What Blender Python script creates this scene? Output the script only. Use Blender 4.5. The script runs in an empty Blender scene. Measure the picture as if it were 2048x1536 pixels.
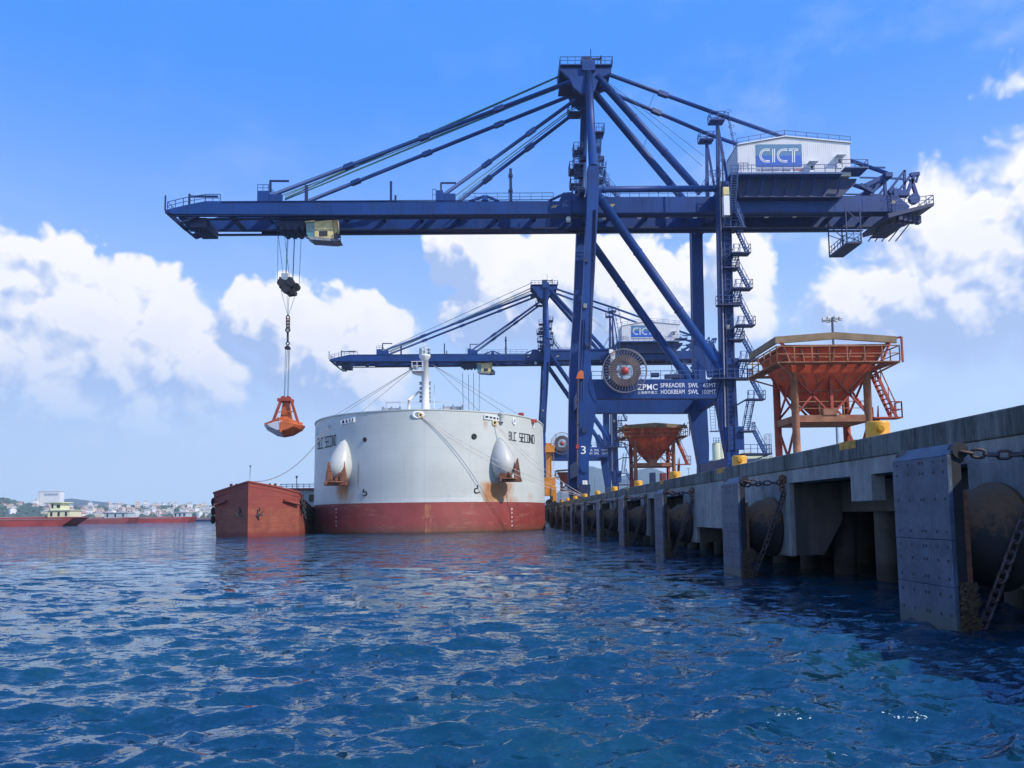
import bpy, math, random
import numpy as np
from mathutils import Vector, Matrix
R = math.radians
rnd = random.Random(7)
sc = bpy.context.scene
COL = sc.collection

# ------------------------------------------------------------------ camera
F, PX, PY = 1540.0, 1024.0, 899.0
CAMH = 1.75
cam_d = bpy.data.cameras.new("camera")
cam = bpy.data.objects.new("camera", cam_d); COL.objects.link(cam)
sc.camera = cam
PITCH, YAW, ROLL = math.atan(130/1540), math.atan(24/1540), 0.012
cam_d.sensor_width = 36.0; cam_d.lens = 36*F/2048
cam_d.shift_y = (PY-768)/2048
cam_d.clip_start = 0.1; cam_d.clip_end = 12000
CM = Matrix.Rotation(-YAW, 4, 'Z') @ Matrix.Rotation(R(90)+PITCH, 4, 'X') @ Matrix.Rotation(-ROLL, 4, 'Z')
CM.translation = Vector((0, 0, CAMH))
cam.matrix_world = CM
C3 = CM.to_3x3()

def ray(px, py):
    return C3 @ Vector(((px-PX)/F, -(py-PY)/F, -1.0))
def P(px, py, Y):                       # the place at distance Y that the photo shows at (px, py)
    d = ray(px, py); k = Y/d.y
    return Vector((d.x*k, Y, CAMH+d.z*k))

# ------------------------------------------------------------------ light
SUN_AZ_VEC = Vector((0.68, -0.46, 0.72)).normalized()
sun_el = math.asin(SUN_AZ_VEC.z); sun_az = math.atan2(SUN_AZ_VEC.x, SUN_AZ_VEC.y)
sd = bpy.data.lights.new("sun", 'SUN'); so = bpy.data.objects.new("sun", sd); COL.objects.link(so)
sd.energy = 4.2; sd.angle = R(0.5); sd.color = (1.0, 0.93, 0.82)
so.rotation_euler = SUN_AZ_VEC.to_track_quat('Z', 'Y').to_euler()
sc.view_settings.view_transform = 'Standard'; sc.view_settings.look = 'None'
sc.view_settings.gamma = 1.0; sc.view_settings.exposure = 0.16
sc.cycles.sample_clamp_direct = 1.6; sc.cycles.max_bounces = 6; sc.cycles.volume_bounces = 1

# ------------------------------------------------------------------ node helper
class NT:
    def __init__(s, t): s.t = t; s.n = t.nodes; s.l = t.links
    def new(s, ty, **kw):
        n = s.n.new(ty)
        for k, v in kw.items(): setattr(n, k, v)
        return n
    def set(s, sock, v):
        if hasattr(v, 'is_output') or isinstance(v, bpy.types.NodeSocket): s.l.new(v, sock)
        else:
            if isinstance(v, (tuple, list)) and len(v) == 3 and sock.type == 'RGBA': v = (*v, 1)
            sock.default_value = v
    def m(s, op, a, b=None, c=None, clamp=False):
        n = s.new('ShaderNodeMath', operation=op); n.use_clamp = clamp
        s.set(n.inputs[0], a)
        if b is not None: s.set(n.inputs[1], b)
        if c is not None: s.set(n.inputs[2], c)
        return n.outputs[0]
    def vm(s, op, a, b=None):
        n = s.new('ShaderNodeVectorMath', operation=op); s.set(n.inputs[0], a)
        if b is not None: s.set(n.inputs[1], b)
        return n.outputs[0]
    def sstep(s, v, a, b, o0=0.0, o1=1.0):
        n = s.new('ShaderNodeMapRange', interpolation_type='SMOOTHSTEP'); s.set(n.inputs[0], v)
        s.set(n.inputs[1], a); s.set(n.inputs[2], b); s.set(n.inputs[3], o0); s.set(n.inputs[4], o1)
        return n.outputs[0]
    def mix(s, f, a, b, bt='MIX'):
        n = s.new('ShaderNodeMix', data_type='RGBA', blend_type=bt)
        s.set(n.inputs[0], f); s.set(n.inputs[6], a); s.set(n.inputs[7], b)
        return n.outputs[2]
    def noise(s, vec, scale, detail=3, rough=0.5, out=0, dim='3D'):
        n = s.new('ShaderNodeTexNoise', noise_dimensions=dim); s.set(n.inputs['Vector'], vec)
        s.set(n.inputs['Scale'], scale); s.set(n.inputs['Detail'], detail); s.set(n.inputs['Roughness'], rough)
        return n.outputs[out]
    def voro(s, vec, scale, feat='SMOOTH_F1', sm=0.6):
        n = s.new('ShaderNodeTexVoronoi', feature=feat, voronoi_dimensions='2D'); s.set(n.inputs['Vector'], vec); s.set(n.inputs['Scale'], scale)
        if feat == 'SMOOTH_F1': s.set(n.inputs['Smoothness'], sm)
        return n.outputs['Distance']
    def comb(s, x, y, z=0.0):
        n = s.new('ShaderNodeCombineXYZ'); s.set(n.inputs[0], x); s.set(n.inputs[1], y); s.set(n.inputs[2], z)
        return n.outputs[0]
    def sep(s, v):
        n = s.new('ShaderNodeSeparateXYZ'); s.set(n.inputs[0], v); return n.outputs
    def mapping(s, v, scale):
        n = s.new('ShaderNodeMapping'); s.set(n.inputs['Vector'], v); n.inputs['Scale'].default_value = scale
        return n.outputs[0]

# ------------------------------------------------------------------ sky: daylight sky with cumulus banks
w = bpy.data.worlds.new("World"); sc.world = w; w.use_nodes = True
N = NT(w.node_tree); N.n.clear()
# cloud density group in (azimuth, elevation)
g = bpy.data.node_groups.new("cloud_density", 'ShaderNodeTree')
g.interface.new_socket('V', in_out='INPUT', socket_type='NodeSocketVector')
g.interface.new_socket('D', in_out='OUTPUT', socket_type='NodeSocketFloat')
G = NT(g); gi = G.new('NodeGroupInput'); go = G.new('NodeGroupOutput')
v = gi.outputs[0]; q = G.sep(v)
def blob(px, py, rx, ry, w_=1.0):
    cx, cy = (px-1000)/F, (1029-py)/F
    a = G.m('DIVIDE', G.m('SUBTRACT', q[0], cx), rx/F); b = G.m('DIVIDE', G.m('SUBTRACT', q[1], cy), ry/F)
    r2 = G.m('ADD', G.m('MULTIPLY', a, a), G.m('MULTIPLY', b, b))
    return G.m('MULTIPLY', G.m('SUBTRACT', 1.0, r2), w_)
blobs = [blob(90, 770, 430, 235), blob(330, 770, 220, 190), blob(690, 720, 170, 145), blob(585, 650, 70, 85), blob(505, 650, 60, 80),
         blob(1130, 590, 290, 130), blob(960, 520, 115, 85), blob(1490, 590, 70, 120),
         blob(1960, 595, 320, 170), blob(2010, 530, 150, 105), blob(1760, 660, 180, 90), blob(1900, 690, 240, 100), blob(1985, 330, 90, 40, .35), blob(2300, 500, 300, 250),
         blob(-500, 650, 360, 260), blob(3200, 550, 500, 260), blob(1000, -1300, 900, 300), blob(-1700, 500, 500, 220),
         blob(4600, 500, 600, 300), blob(-3600, 500, 800, 280)]
acc = blobs[0]
for b in blobs[1:]:
    n = G.m('SMOOTH_MAX', acc, b, 0.25); acc = n
acc = G.m('MAXIMUM', G.m('MULTIPLY', acc, 1.55), -1.2)
n1 = G.noise(v, 7.0, 3, .55, dim='2D'); n2 = G.noise(v, 26.0, 7, .62, dim='2D')
wv = G.vm('ADD', v, G.vm('MULTIPLY', G.noise(v, 14.0, 3, .5, 1, dim='2D'), (.05, .05, .05)))
v1 = G.voro(wv, 13.0); v2 = G.voro(wv, 34.0); v3 = G.voro(wv, 85.0)
bil = G.m('ADD', G.m('ADD', G.m('MULTIPLY', G.m('SUBTRACT', .45, v1), 1.2), G.m('MULTIPLY', G.m('SUBTRACT', .45, v2), .62)), G.m('MULTIPLY', G.m('SUBTRACT', .45, v3), .3))
dd = G.m('ADD', acc, G.m('MULTIPLY', G.m('SUBTRACT', n1, .5), .7))
dd = G.m('ADD', dd, bil); dd = G.m('ADD', dd, G.m('MULTIPLY', G.m('SUBTRACT', n2, .5), .55))
G.l.new(dd, go.inputs[0])

tc = N.new('ShaderNodeTexCoord'); dv = N.vm('NORMALIZE', tc.outputs['Generated']); d3 = N.sep(dv)
az = N.m('ARCTAN2', d3[0], d3[1]); el = N.m('ARCSINE', d3[2])
# straight ahead, tangents; away from there, plain angles
pv = N.comb(az, el)
def dens(vec):
    n = N.new('ShaderNodeGroup'); n.node_tree = g; N.set(n.inputs[0], vec); return n.outputs[0]
D0 = dens(pv); D1 = dens(N.vm('ADD', pv, (0.012, 0.016, 0))); D2 = dens(N.vm('ADD', pv, (0.03, 0.045, 0)))
alpha_top = N.sstep(D0, 0.02, N.sstep(az, .25, .5, .40, .85)); alpha_soft = N.sstep(D0, -0.75, 1.1)
lowmix = N.sstep(el, 0.15, 0.31)
alpha = N.m('ADD', N.m('MULTIPLY', alpha_top, lowmix), N.m('MULTIPLY', alpha_soft, N.m('SUBTRACT', 1.0, lowmix)))
alpha = N.m('MULTIPLY', alpha, N.sstep(el, 0.06, 0.20))
shade = N.m('ADD', N.m('MULTIPLY', N.m('SUBTRACT', D0, D1), 1.1), N.m('MULTIPLY', N.m('SUBTRACT', D0, D2), 0.55))
shade = N.m('ADD', shade, 0.60, clamp=True)
shade = N.m('SUBTRACT', shade, N.m('MULTIPLY', N.sstep(D0, 0.9, 1.8), .12), clamp=True)
shade = N.m('MULTIPLY', shade, N.sstep(el, 0.10, 0.30, .72, 1.0))
ccol = N.mix(shade, (3.7, 5.0, 8.0), (9.8, 9.6, 9.6))
sky = N.new('ShaderNodeTexSky', sky_type='NISHITA'); sky.sun_disc = False
sky.sun_elevation = sun_el; sky.sun_rotation = sun_az; sky.air_density = 1.0; sky.dust_density = 0.6; sky.ozone_density = 3.0
skyc = N.mix(1.0, sky.outputs[0], (1.0, 1.0, 1.0), 'MULTIPLY')
zen = N.mix(N.sstep(el, 0.0, 0.55), (5.7, 7.6, 9.9), (0.42, 2.75, 9.8))
skyc = N.mix(0.95, skyc, zen)
# thin high veil and faint wisps
veil = N.m('MULTIPLY', N.sstep(N.noise(N.mapping(pv, (1, 1.7, 1)), 5.0, 8, .6), .48, .78), N.sstep(az, -.15, .45, .12, .55))
veil = N.m('MULTIPLY', veil, N.sstep(el, .75, .35))
skyc = N.mix(veil, skyc, (7.6, 8.3, 9.8))
fin = N.mix(alpha, skyc, ccol)
bg = N.new('ShaderNodeBackground'); N.l.new(fin, bg.inputs[0]); bg.inputs[1].default_value = 0.1
w.cycles.sampling_method = 'MANUAL'; w.cycles.sample_map_resolution = 256
wo = N.new('ShaderNodeOutputWorld'); N.l.new(bg.outputs[0], wo.inputs[0])

# ------------------------------------------------------------------ materials
def mat(name, col, rough=.5, metal=0.0, var=.25, vscale=3.0, bump=0.0, bscale=20.0, dirt=None, dirt_amt=.4, spec=.5, streak=None, obj=True, emit=None):
    m = bpy.data.materials.new(name); m.use_nodes = True
    T = NT(m.node_tree); b = T.n['Principled BSDF']
    tc = T.new('ShaderNodeTexCoord'); co = tc.outputs['Object']
    c = T.mix(T.sstep(T.noise(co, vscale, 5, .6), .3, .7), tuple(x*(1-var) for x in col), tuple(min(1, x*(1+var)) for x in col))
    if dirt:
        f = T.m('MULTIPLY', T.sstep(T.noise(co, vscale*1.7, 7, .65), .5, .72), dirt_amt)
        c = T.mix(f, c, dirt)
    if streak:
        sv = T.mapping(co, (2.2, 2.2, .18)); f = T.m('MULTIPLY', T.sstep(T.noise(sv, 1.6, 6, .65), .5, .75), streak[1])
        c = T.mix(f, c, streak[0])
    T.l.new(c, b.inputs['Base Color'])
    b.inputs['Roughness'].default_value = rough; b.inputs['Metallic'].default_value = metal
    b.inputs['Specular IOR Level'].default_value = spec
    if bump:
        bn = T.new('ShaderNodeBump'); bn.inputs['Strength'].default_value = bump; bn.inputs['Distance'].default_value = .02
        T.l.new(T.noise(co, bscale, 5, .6), bn.inputs['Height']); T.l.new(bn.outputs[0], b.inputs['Normal'])
    if emit: b.inputs['Emission Color'].default_value = (*emit, 1); b.inputs['Emission Strength'].default_value = 1.0
    return m
M = {}
M['blue'] = mat('crane_paint', (.006, .043, .19), .5, var=.18, vscale=.25, dirt=(.022, .055, .14), dirt_amt=.5, streak=((.006, .022, .09), .6), spec=.3)
def crane_mat():
    m = M['blue']; T = NT(m.node_tree); b = T.n['Principled BSDF']; src = b.inputs['Base Color'].links[0].from_socket
    tc = T.new('ShaderNodeTexCoord'); co = tc.outputs['Object']
    c = T.mix(T.m('MULTIPLY', T.sstep(T.noise(co, 1.3, 9, .75), .64, .72), .75), src, (.10, .045, .03))
    c = T.mix(T.m('MULTIPLY', T.sstep(T.noise(T.mapping(co, (1.5, 1.5, .12)), 1.4, 7, .7), .56, .72), .5), c, (.035, .07, .16))
    s_ = T.sep(co); sm = T.m('LESS_THAN', T.m('ABSOLUTE', T.m('SUBTRACT', T.m('FRACT', T.m('DIVIDE', s_[0], 6.3)), .5)), .006)
    c = T.mix(T.m('MULTIPLY', sm, .5), c, (.004, .015, .06))
    T.l.new(c, b.inputs['Base Color'])
crane_mat()
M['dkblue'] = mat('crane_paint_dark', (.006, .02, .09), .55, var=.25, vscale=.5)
M['rail'] = mat('rail_paint', (.02, .075, .24), .5)
M['rope'] = mat('wire_rope', (.03, .12, .17), .5)
M['house'] = mat('house_cladding', (.66, .66, .68), .5, var=.05, vscale=.4, streak=((.42, .42, .46), .35))
M['white'] = mat('white_paint', (.72, .73, .74), .45, var=.06)
M['whitelet'] = mat('white_lettering', (.82, .82, .82), .5, var=.05)
M['signtop'] = mat('sign_top', (.07, .19, .33), .45, var=.06)
M['signbot'] = mat('sign_bottom', (.008, .10, .46), .45, var=.06)
M['navytext'] = mat('navy_text', (.01, .03, .22), .5, var=.1)
M['redtext'] = mat('red_text', (.45, .02, .03), .5, var=.1)
M['black'] = mat('black_paint', (.012, .014, .02), .55)
M['blackrub'] = mat('rubber', (.012, .014, .018), .8, bump=.4, vscale=2)
M['grey'] = mat('grey_steel', (.22, .24, .26), .5)
M['cream'] = mat('cream_paint', (.60, .50, .24), .5, dirt=(.25, .17, .08), vscale=1.2)
M['glass'] = mat('window_glass', (.04, .20, .24), .08, spec=.8)
M['dkglass'] = mat('dark_window', (.02, .025, .03), .15)
M['reelcable'] = mat('coiled_cable', (.10, .062, .06), .7, var=.3, vscale=2)
M['spoke'] = mat('spoke_steel', (.18, .175, .21), .5)
M['hubred'] = mat('hub_red', (.42, .04, .03), .5)
M['orange'] = mat('grab_orange', (.52, .12, .03), .6, var=.2, vscale=1, dirt=(.30, .07, .03), dirt_amt=.7)
M['grabdark'] = mat('grab_red', (.30, .05, .025), .6, var=.2, vscale=1)
M['grabpale'] = mat('worn_steel', (.50, .52, .60), .4, var=.12, vscale=1, dirt=(.45, .2, .1), dirt_amt=.3)
M['hopper'] = mat('hopper_red', (.55, .078, .03), .75, var=.25, vscale=.9, dirt=(.34, .10, .05), dirt_amt=.35, bump=.2)
M['hopframe'] = mat('hopper_frame_brown', (.30, .135, .075), .8, var=.3, vscale=1.1, dirt=(.28, .06, .03), dirt_amt=.8, bump=.2)
M['hopdark'] = mat('hopper_frame_red', (.34, .05, .03), .7, var=.3, vscale=1.1, dirt=(.25, .13, .08), dirt_amt=.5)
M['tarp'] = mat('dusty_canvas', (.24, .17, .10), .85, var=.2, vscale=1)
M['yellow'] = mat('bollard_yellow', (.68, .33, .015), .45, var=.1, vscale=4, dirt=(.35, .16, .03), dirt_amt=.45, bump=.15)
M['yellowc'] = mat('yellow_on_concrete', (.50, .27, .05), .8, var=.3, vscale=6, dirt=(.2, .14, .07), dirt_amt=.6)
M['rust'] = mat('rusty_iron', (.17, .065, .03), .8, var=.4, vscale=5, dirt=(.05, .03, .03), dirt_amt=.7, bump=.5, bscale=30)
M['chain'] = mat('chain_iron', (.085, .065, .07), .65, metal=.3, var=.4, vscale=3, dirt=(.20, .08, .03), dirt_amt=.7)
M['anchor'] = mat('anchor_rust', (.17, .065, .035), .8, var=.5, vscale=2.5, dirt=(.26, .13, .07), dirt_amt=.6, bump=.6, bscale=8)
M['mooring'] = mat('mooring_rope', (.20, .17, .18), .8)
M['mooringlt'] = mat('pale_rope', (.62, .52, .50), .8)
M['signwhite'] = mat('plate_white', (.75, .76, .72), .5)
M['bluegrey'] = mat('pale_blue_grey', (.30, .36, .45), .6, var=.15, vscale=.3)
M['orangem'] = mat('machine_orange', (.58, .22, .03), .5, var=.2, vscale=.5, dirt=(.3, .12, .03), dirt_amt=.5)
M['redcont'] = mat('container_red', (.22, .03, .03), .6)

def tube_coords(T):
    tc = T.new('ShaderNodeTexCoord'); return tc.outputs['Object']

def concrete(name, base, dark, amt, scale=1.0):
    m = bpy.data.materials.new(name); m.use_nodes = True
    T = NT(m.node_tree); b = T.n['Principled BSDF']; co = tube_coords(T)
    c = T.mix(T.sstep(T.noise(co, .9*scale, 8, .65), .3, .72), tuple(x*.68 for x in base), base)
    st = T.noise(T.mapping(co, (2.6, 2.6, .3)), 2.0*scale, 8, .75)
    st2 = T.noise(T.mapping(co, (1.1, 1.1, .22)), 1.0*scale, 8, .72)
    c = T.mix(T.m('MULTIPLY', T.sstep(T.m('ADD', T.m('MULTIPLY', st, .45), T.m('MULTIPLY', st2, .6)), .42, .66), amt), c, dark)
    c = T.mix(T.m('MULTIPLY', T.sstep(T.noise(co, 2.3, 9, .75), .52, .64), .35), c, dark)
    rs_ = T.noise(T.mapping(co, (1.7, 1.7, .2)), 1.3, 6, .7)
    c = T.mix(T.m('MULTIPLY', T.sstep(rs_, .66, .76), .45), c, (.16, .085, .04))
    pale = T.noise(T.mapping(co, (5, 5, .35)), 2.0*scale, 6, .7)
    c = T.mix(T.m('MULTIPLY', T.sstep(pale, .62, .75), .5), c, tuple(min(.6, x*1.7) for x in base))
    z = T.sep(co)[2]
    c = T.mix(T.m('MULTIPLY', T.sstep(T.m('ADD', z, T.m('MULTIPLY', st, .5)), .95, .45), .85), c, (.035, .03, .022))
    T.l.new(c, b.inputs['Base Color']); b.inputs['Roughness'].default_value = .9
    bn = T.new('ShaderNodeBump'); bn.inputs['Strength'].default_value = .6; bn.inputs['Distance'].default_value = .02
    T.l.new(T.noise(co, 9, 8, .7), bn.inputs['Height']); T.l.new(bn.outputs[0], b.inputs['Normal'])
    return m
M['cope'] = concrete('cope_concrete', (.22, .225, .215), (.018, .022, .022), .95)
M['conc'] = concrete('wall_concrete', (.36, .37, .36), (.10, .10, .10), .6)
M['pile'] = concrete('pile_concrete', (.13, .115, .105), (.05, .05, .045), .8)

def fender_mat():
    m = bpy.data.materials.new('fender_face'); m.use_nodes = True
    T = NT(m.node_tree); b = T.n['Principled BSDF']; co = tube_coords(T); s = T.sep(co)
    c = T.mix(T.sstep(T.noise(co, 2.2, 8, .7), .3, .7), (.028, .048, .085), (.075, .115, .175))
    sc_ = T.noise(T.mapping(co, (9, 9, 1)), 3, 7, .75)
    c = T.mix(T.m('MULTIPLY', T.sstep(sc_, .56, .7), .6), c, (.28, .31, .34))
    c = T.mix(T.m('MULTIPLY', T.sstep(sc_, .44, .3), .6), c, (.03, .035, .05))
    # barnacles and weed towards the water
    bz = T.m('ADD', s[2], T.m('MULTIPLY', T.noise(co, 6, 6, .7), .6))
    c = T.mix(T.m('MULTIPLY', T.sstep(bz, .72, .3), .75), c, (.07, .085, .06))
    T.l.new(c, b.inputs['Base Color']); b.inputs['Roughness'].default_value = .55
    bn = T.new('ShaderNodeBump'); bn.inputs['Strength'].default_value = .5; bn.inputs['Distance'].default_value = .01
    T.l.new(T.noise(co, 30, 8, .7), bn.inputs['Height']); T.l.new(bn.outputs[0], b.inputs['Normal'])
    return m
M['fender'] = fender_mat()
M['barnacle'] = mat('barnacle_crust', (.12, .085, .05), .95, var=.6, vscale=22, dirt=(.30, .27, .22), dirt_amt=.6, bump=1.0, bscale=60)
def barrel_mat():
    m = bpy.data.materials.new('fender_barrel'); m.use_nodes = True
    T = NT(m.node_tree); b = T.n['Principled BSDF']; co = tube_coords(T); s = T.sep(co)
    ge = T.new('ShaderNodeNewGeometry'); nz = T.sep(ge.outputs['Normal'])[2]
    c = T.mix(T.noise(co, 4, 6, .6), (.010, .011, .014), (.03, .03, .035))
    f = T.sstep(T.m('ADD', s[2], T.m('MULTIPLY', T.m('SUBTRACT', T.noise(co, 5, 8, .75), .5), 1.3)), 1.30, 1.80)
    c = T.mix(f, c, T.mix(T.noise(co, 9, 5, .6), (.25, .12, .045), (.11, .055, .03)))
    T.l.new(c, b.inputs['Base Color']); b.inputs['Roughness'].default_value = .75
    bn = T.new('ShaderNodeBump'); bn.inputs['Strength'].default_value = .7; bn.inputs['Distance'].default_value = .02
    T.l.new(T.noise(co, 12, 8, .7), bn.inputs['Height']); T.l.new(bn.outputs[0], b.inputs['Normal'])
    return m
M['barrel'] = barrel_mat()

# ------------------------------------------------------------------ mesh builder and object helpers
ORG = {}
class MB:
    def __init__(s): s.v = []; s.f = []; s.sm = []; s.parts = []
    def add(s, vs, fs, smooth=False):
        vs = list(vs); o = len(s.v); s.parts.append((o, o+len(vs), len(s.f), len(s.f)+len(fs))); s.v += [tuple(p) for p in vs]; s.f += [tuple(i+o for i in f) for f in fs]; s.sm += [smooth]*len(fs); return s
    def box(s, a, b):
        x0, x1 = sorted((a[0], b[0])); y0, y1 = sorted((a[1], b[1])); z0, z1 = sorted((a[2], b[2]))
        return s.add([(x0,y0,z0),(x1,y0,z0),(x1,y1,z0),(x0,y1,z0),(x0,y0,z1),(x1,y0,z1),(x1,y1,z1),(x0,y1,z1)],
              [(0,3,2,1),(4,5,6,7),(0,1,5,4),(1,2,6,5),(2,3,7,6),(3,0,4,7)])
    def cbox(s, c, d):
        c = Vector(c); d = Vector(d)/2; return s.box(c-d, c+d)
    def beam(s, p, q, w, h, w2=None, h2=None):
        p = Vector(p); q = Vector(q); d = (q-p)
        if d.length < 1e-6: return s
        d.normalize(); up = Vector((0,0,1)) if abs(d.z) < .95 else Vector((0,1,0))
        a = d.cross(up).normalized(); b = a.cross(d).normalized()
        w2 = w if w2 is None else w2; h2 = h if h2 is None else h2
        vs = [c + a*sa*ww/2 + b*sb*hh/2 for c, ww, hh in ((p,w,h),(q,w2,h2)) for sa, sb in ((-1,-1),(1,-1),(1,1),(-1,1))]
        return s.add(vs, [(3,2,1,0),(4,5,6,7),(0,1,5,4),(1,2,6,5),(2,3,7,6),(3,0,4,7)])
    def tube(s, p, q, r, n=10, r2=None, caps=True, smooth=True):
        p = Vector(p); q = Vector(q); d = q-p
        if d.length < 1e-6: return s
        d.normalize(); up = Vector((0,0,1)) if abs(d.z) < .95 else Vector((0,1,0))
        a = d.cross(up).normalized(); b = a.cross(d).normalized(); r2 = r if r2 is None else r2
        vs = []
        for c, rr in ((p, r), (q, r2)):
            for i in range(n):
                t = 2*math.pi*i/n; vs.append(c+a*math.cos(t)*rr+b*math.sin(t)*rr)
        fs = [(i, i+n, (i+1)%n+n, (i+1)%n) for i in range(n)]
        fs = [tuple(reversed(f)) for f in fs]
        s.add(vs, fs, smooth)
        if caps:
            o = len(s.v)-2*n; s.f += [tuple(o+i for i in range(n)), tuple(o+n+i for i in reversed(range(n)))]; s.sm += [False]*2; s.parts[-1] = (*s.parts[-1][:3], len(s.f))
        return s
    def path(s, pts, r, n=6):
        for a, b in zip(pts[:-1], pts[1:]): s.tube(a, b, r, n)
        return s
    def prism(s, poly, y0, y1):          # poly of (x, z) pairs, extruded along y
        n = len(poly)
        ar = sum(poly[i][0]*poly[(i+1)%n][1]-poly[(i+1)%n][0]*poly[i][1] for i in range(n))
        if ar < 0: poly = poly[::-1]
        y0, y1 = min(y0, y1), max(y0, y1)
        vs = [(x, y0, z) for x, z in poly] + [(x, y1, z) for x, z in poly]
        fs = [tuple(range(n)), tuple(reversed(range(n, 2*n)))] + [(i, i+n, (i+1)%n+n, (i+1)%n) for i in range(n)]
        return s.add(vs, fs)
    def pprism(s, pts, Y, depth):        # outline measured on the photo, at distance Y, real thickness behind it
        return s.prism([(P(x, y, Y).x, P(x, y, Y).z) for x, y in pts], Y, Y+depth)
    def lathe(s, prof, n=24, axis='Z', c=(0,0,0), smooth=True):
        vs = []; c = Vector(c)
        for r, h in prof:
            for i in range(n):
                t = 2*math.pi*i/n; x, y = r*math.cos(t), r*math.sin(t)
                vs.append(c + (Vector((x, y, h)) if axis == 'Z' else Vector((x, h, y)) if axis == 'Y' else Vector((h, x, y))))
        fs = []
        for k in range(len(prof)-1):
            for i in range(n):
                j = (i+1) % n; fs.append((k*n+i, k*n+j, (k+1)*n+j, (k+1)*n+i))
        if axis == 'Y': fs = [f[::-1] for f in fs]
        s.add(vs, fs, smooth)
        return s
    def ring(s, c, R_, r, axis='Y', n=48, m=6):
        vs = []; fs = []; c = Vector(c)
        for i in range(n):
            t = 2*math.pi*i/n
            for j in range(m):
                u = 2*math.pi*j/m; rr = R_+r*math.cos(u); h = r*math.sin(u)
                x, y = rr*math.cos(t), rr*math.sin(t)
                vs.append(c + (Vector((x, h, y)) if axis == 'Y' else Vector((x, y, h)) if axis == 'Z' else Vector((h, x, y))))
        for i in range(n):
            for j in range(m):
                fs.append((i*m+j, ((i+1)%n)*m+j, ((i+1)%n)*m+(j+1)%m, i*m+(j+1)%m))
        s.add(vs, fs, True); return s
    def rails(s, pts, h=1.1, gap=1.5, r=.035, mid=True):
        pts = [Vector(p) for p in pts]; U = Vector((0,0,h))
        for a, b in zip(pts[:-1], pts[1:]):
            L = (b-a).length; k = max(1, int(round(L/gap)))
            for i in range(k+1):
                p = a.lerp(b, i/k); s.beam(p, p+U, 2*r, 2*r)
            s.beam(a+U, b+U, 2*r, 2*r)
            if mid: s.beam(a+U*.5, b+U*.5, 1.6*r, 1.6*r)
        return s
    def stairs(s, a, b, width, wdir, r=.05, rail=True, n=None):
        a = Vector(a); b = Vector(b); wv = Vector(wdir).normalized()*width/2
        for sg in (-1, 1):
            s.beam(a+wv*sg, b+wv*sg, .06, .22)
            if rail:
                U = Vector((0,0,1.0)); s.beam(a+wv*sg+U, b+wv*sg+U, .06, .06)
                for t in (0, .33, .66, 1): p = a.lerp(b, t)+wv*sg; s.beam(p, p+U, .05, .05)
        n = n or max(3, int(abs(b.z-a.z)/.32))
        d = (b-a); d.z = 0
        for i in range(n+1):
            p = a.lerp(b, i/n); s.beam(p-wv, p+wv, .20, .05)
        return s
    def ladder(s, a, b, width=.5, wdir=(1,0,0), cage=False):
        a = Vector(a); b = Vector(b); wv = Vector(wdir).normalized()*width/2
        for sg in (-1, 1): s.beam(a+wv*sg, b+wv*sg, .06, .06)
        n = max(2, int((b-a).length/.4))
        for i in range(n+1): p = a.lerp(b, i/n); s.beam(p-wv, p+wv, .04, .04)
        if cage:
            k = max(2, int((b-a).length/1.1))
            for i in range(k+1): s.ring(a.lerp(b, i/k)+Vector((0,-.35,0)), .4, .03, 'Z', 10, 4)
        return s
    def clusters(s):
        V_ = np.array([tuple(v) for v in s.v]); k = len(s.parts)
        lo = np.array([V_[a:b].min(0) for a, b, _, _ in s.parts]); hi = np.array([V_[a:b].max(0) for a, b, _, _ in s.parts])
        size = (hi-lo).max(1); gap = np.maximum(0, np.maximum(lo[:, None]-hi[None], lo[None]-hi[:, None]))
        near = np.sqrt((gap**2).sum(2)) <= np.maximum(.02, .5*np.maximum(size[:, None], size[None]))
        lab = -np.ones(k, int); c = 0
        for i in range(k):
            if lab[i] < 0:
                st_ = [i]; lab[i] = c
                while st_:
                    j = st_.pop()
                    for q in np.nonzero(near[j] & (lab < 0))[0]: lab[q] = c; st_.append(int(q))
                c += 1
        return lab, c
    def build(s, name, m, parent=None, label=None, bevel=0.0):
        if parent is not None and 2 <= len(s.parts) <= 900 and name not in ('lettering', 'number', 'barnacles', 'draught_mark', 'logo_lettering', 'ribs', 'cladding_ribs'):
            lab, c = s.clusters()
            if 2 <= c <= 64:
                first = None
                for k in range(c):
                    b = MB()
                    for i, (v0, v1, f0, f1) in enumerate(s.parts):
                        if lab[i] == k:
                            o_ = len(b.v); b.parts.append((o_, o_+v1-v0, len(b.f), len(b.f)+f1-f0)); b.v += s.v[v0:v1]; b.f += [tuple(x-v0+o_ for x in f) for f in s.f[f0:f1]]; b.sm += s.sm[f0:f1]
                    o = b.build1(name, m, parent, label, bevel); first = first or o
                return first
        return s.build1(name, m, parent, label, bevel)
    def build1(s, name, m, parent=None, label=None, bevel=0.0):
        me = bpy.data.meshes.new(name)
        off = ORG.get(parent.name, Vector((0,0,0))) if parent else Vector((0,0,0))
        me.from_pydata([(x-off[0], y-off[1], z-off[2]) for x, y, z in s.v], [], s.f)
        me.polygons.foreach_set('use_smooth', s.sm); me.update()
        me.materials.append(M[m] if isinstance(m, str) else m)
        o = bpy.data.objects.new(name, me); COL.objects.link(o)
        if parent: o.parent = parent
        ORG[o.name] = off
        if label: o['label'] = label
        if bevel:
            md = o.modifiers.new('bevel', 'BEVEL'); md.width = bevel; md.segments = 2; md.limit_method = 'ANGLE'
        return o
def tag(o, label=None, cat=None, group=None, kind=None):
    if label: o['label'] = label
    if cat: o['category'] = cat
    if group: o['group'] = group
    if kind: o['kind'] = kind
    return o
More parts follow.
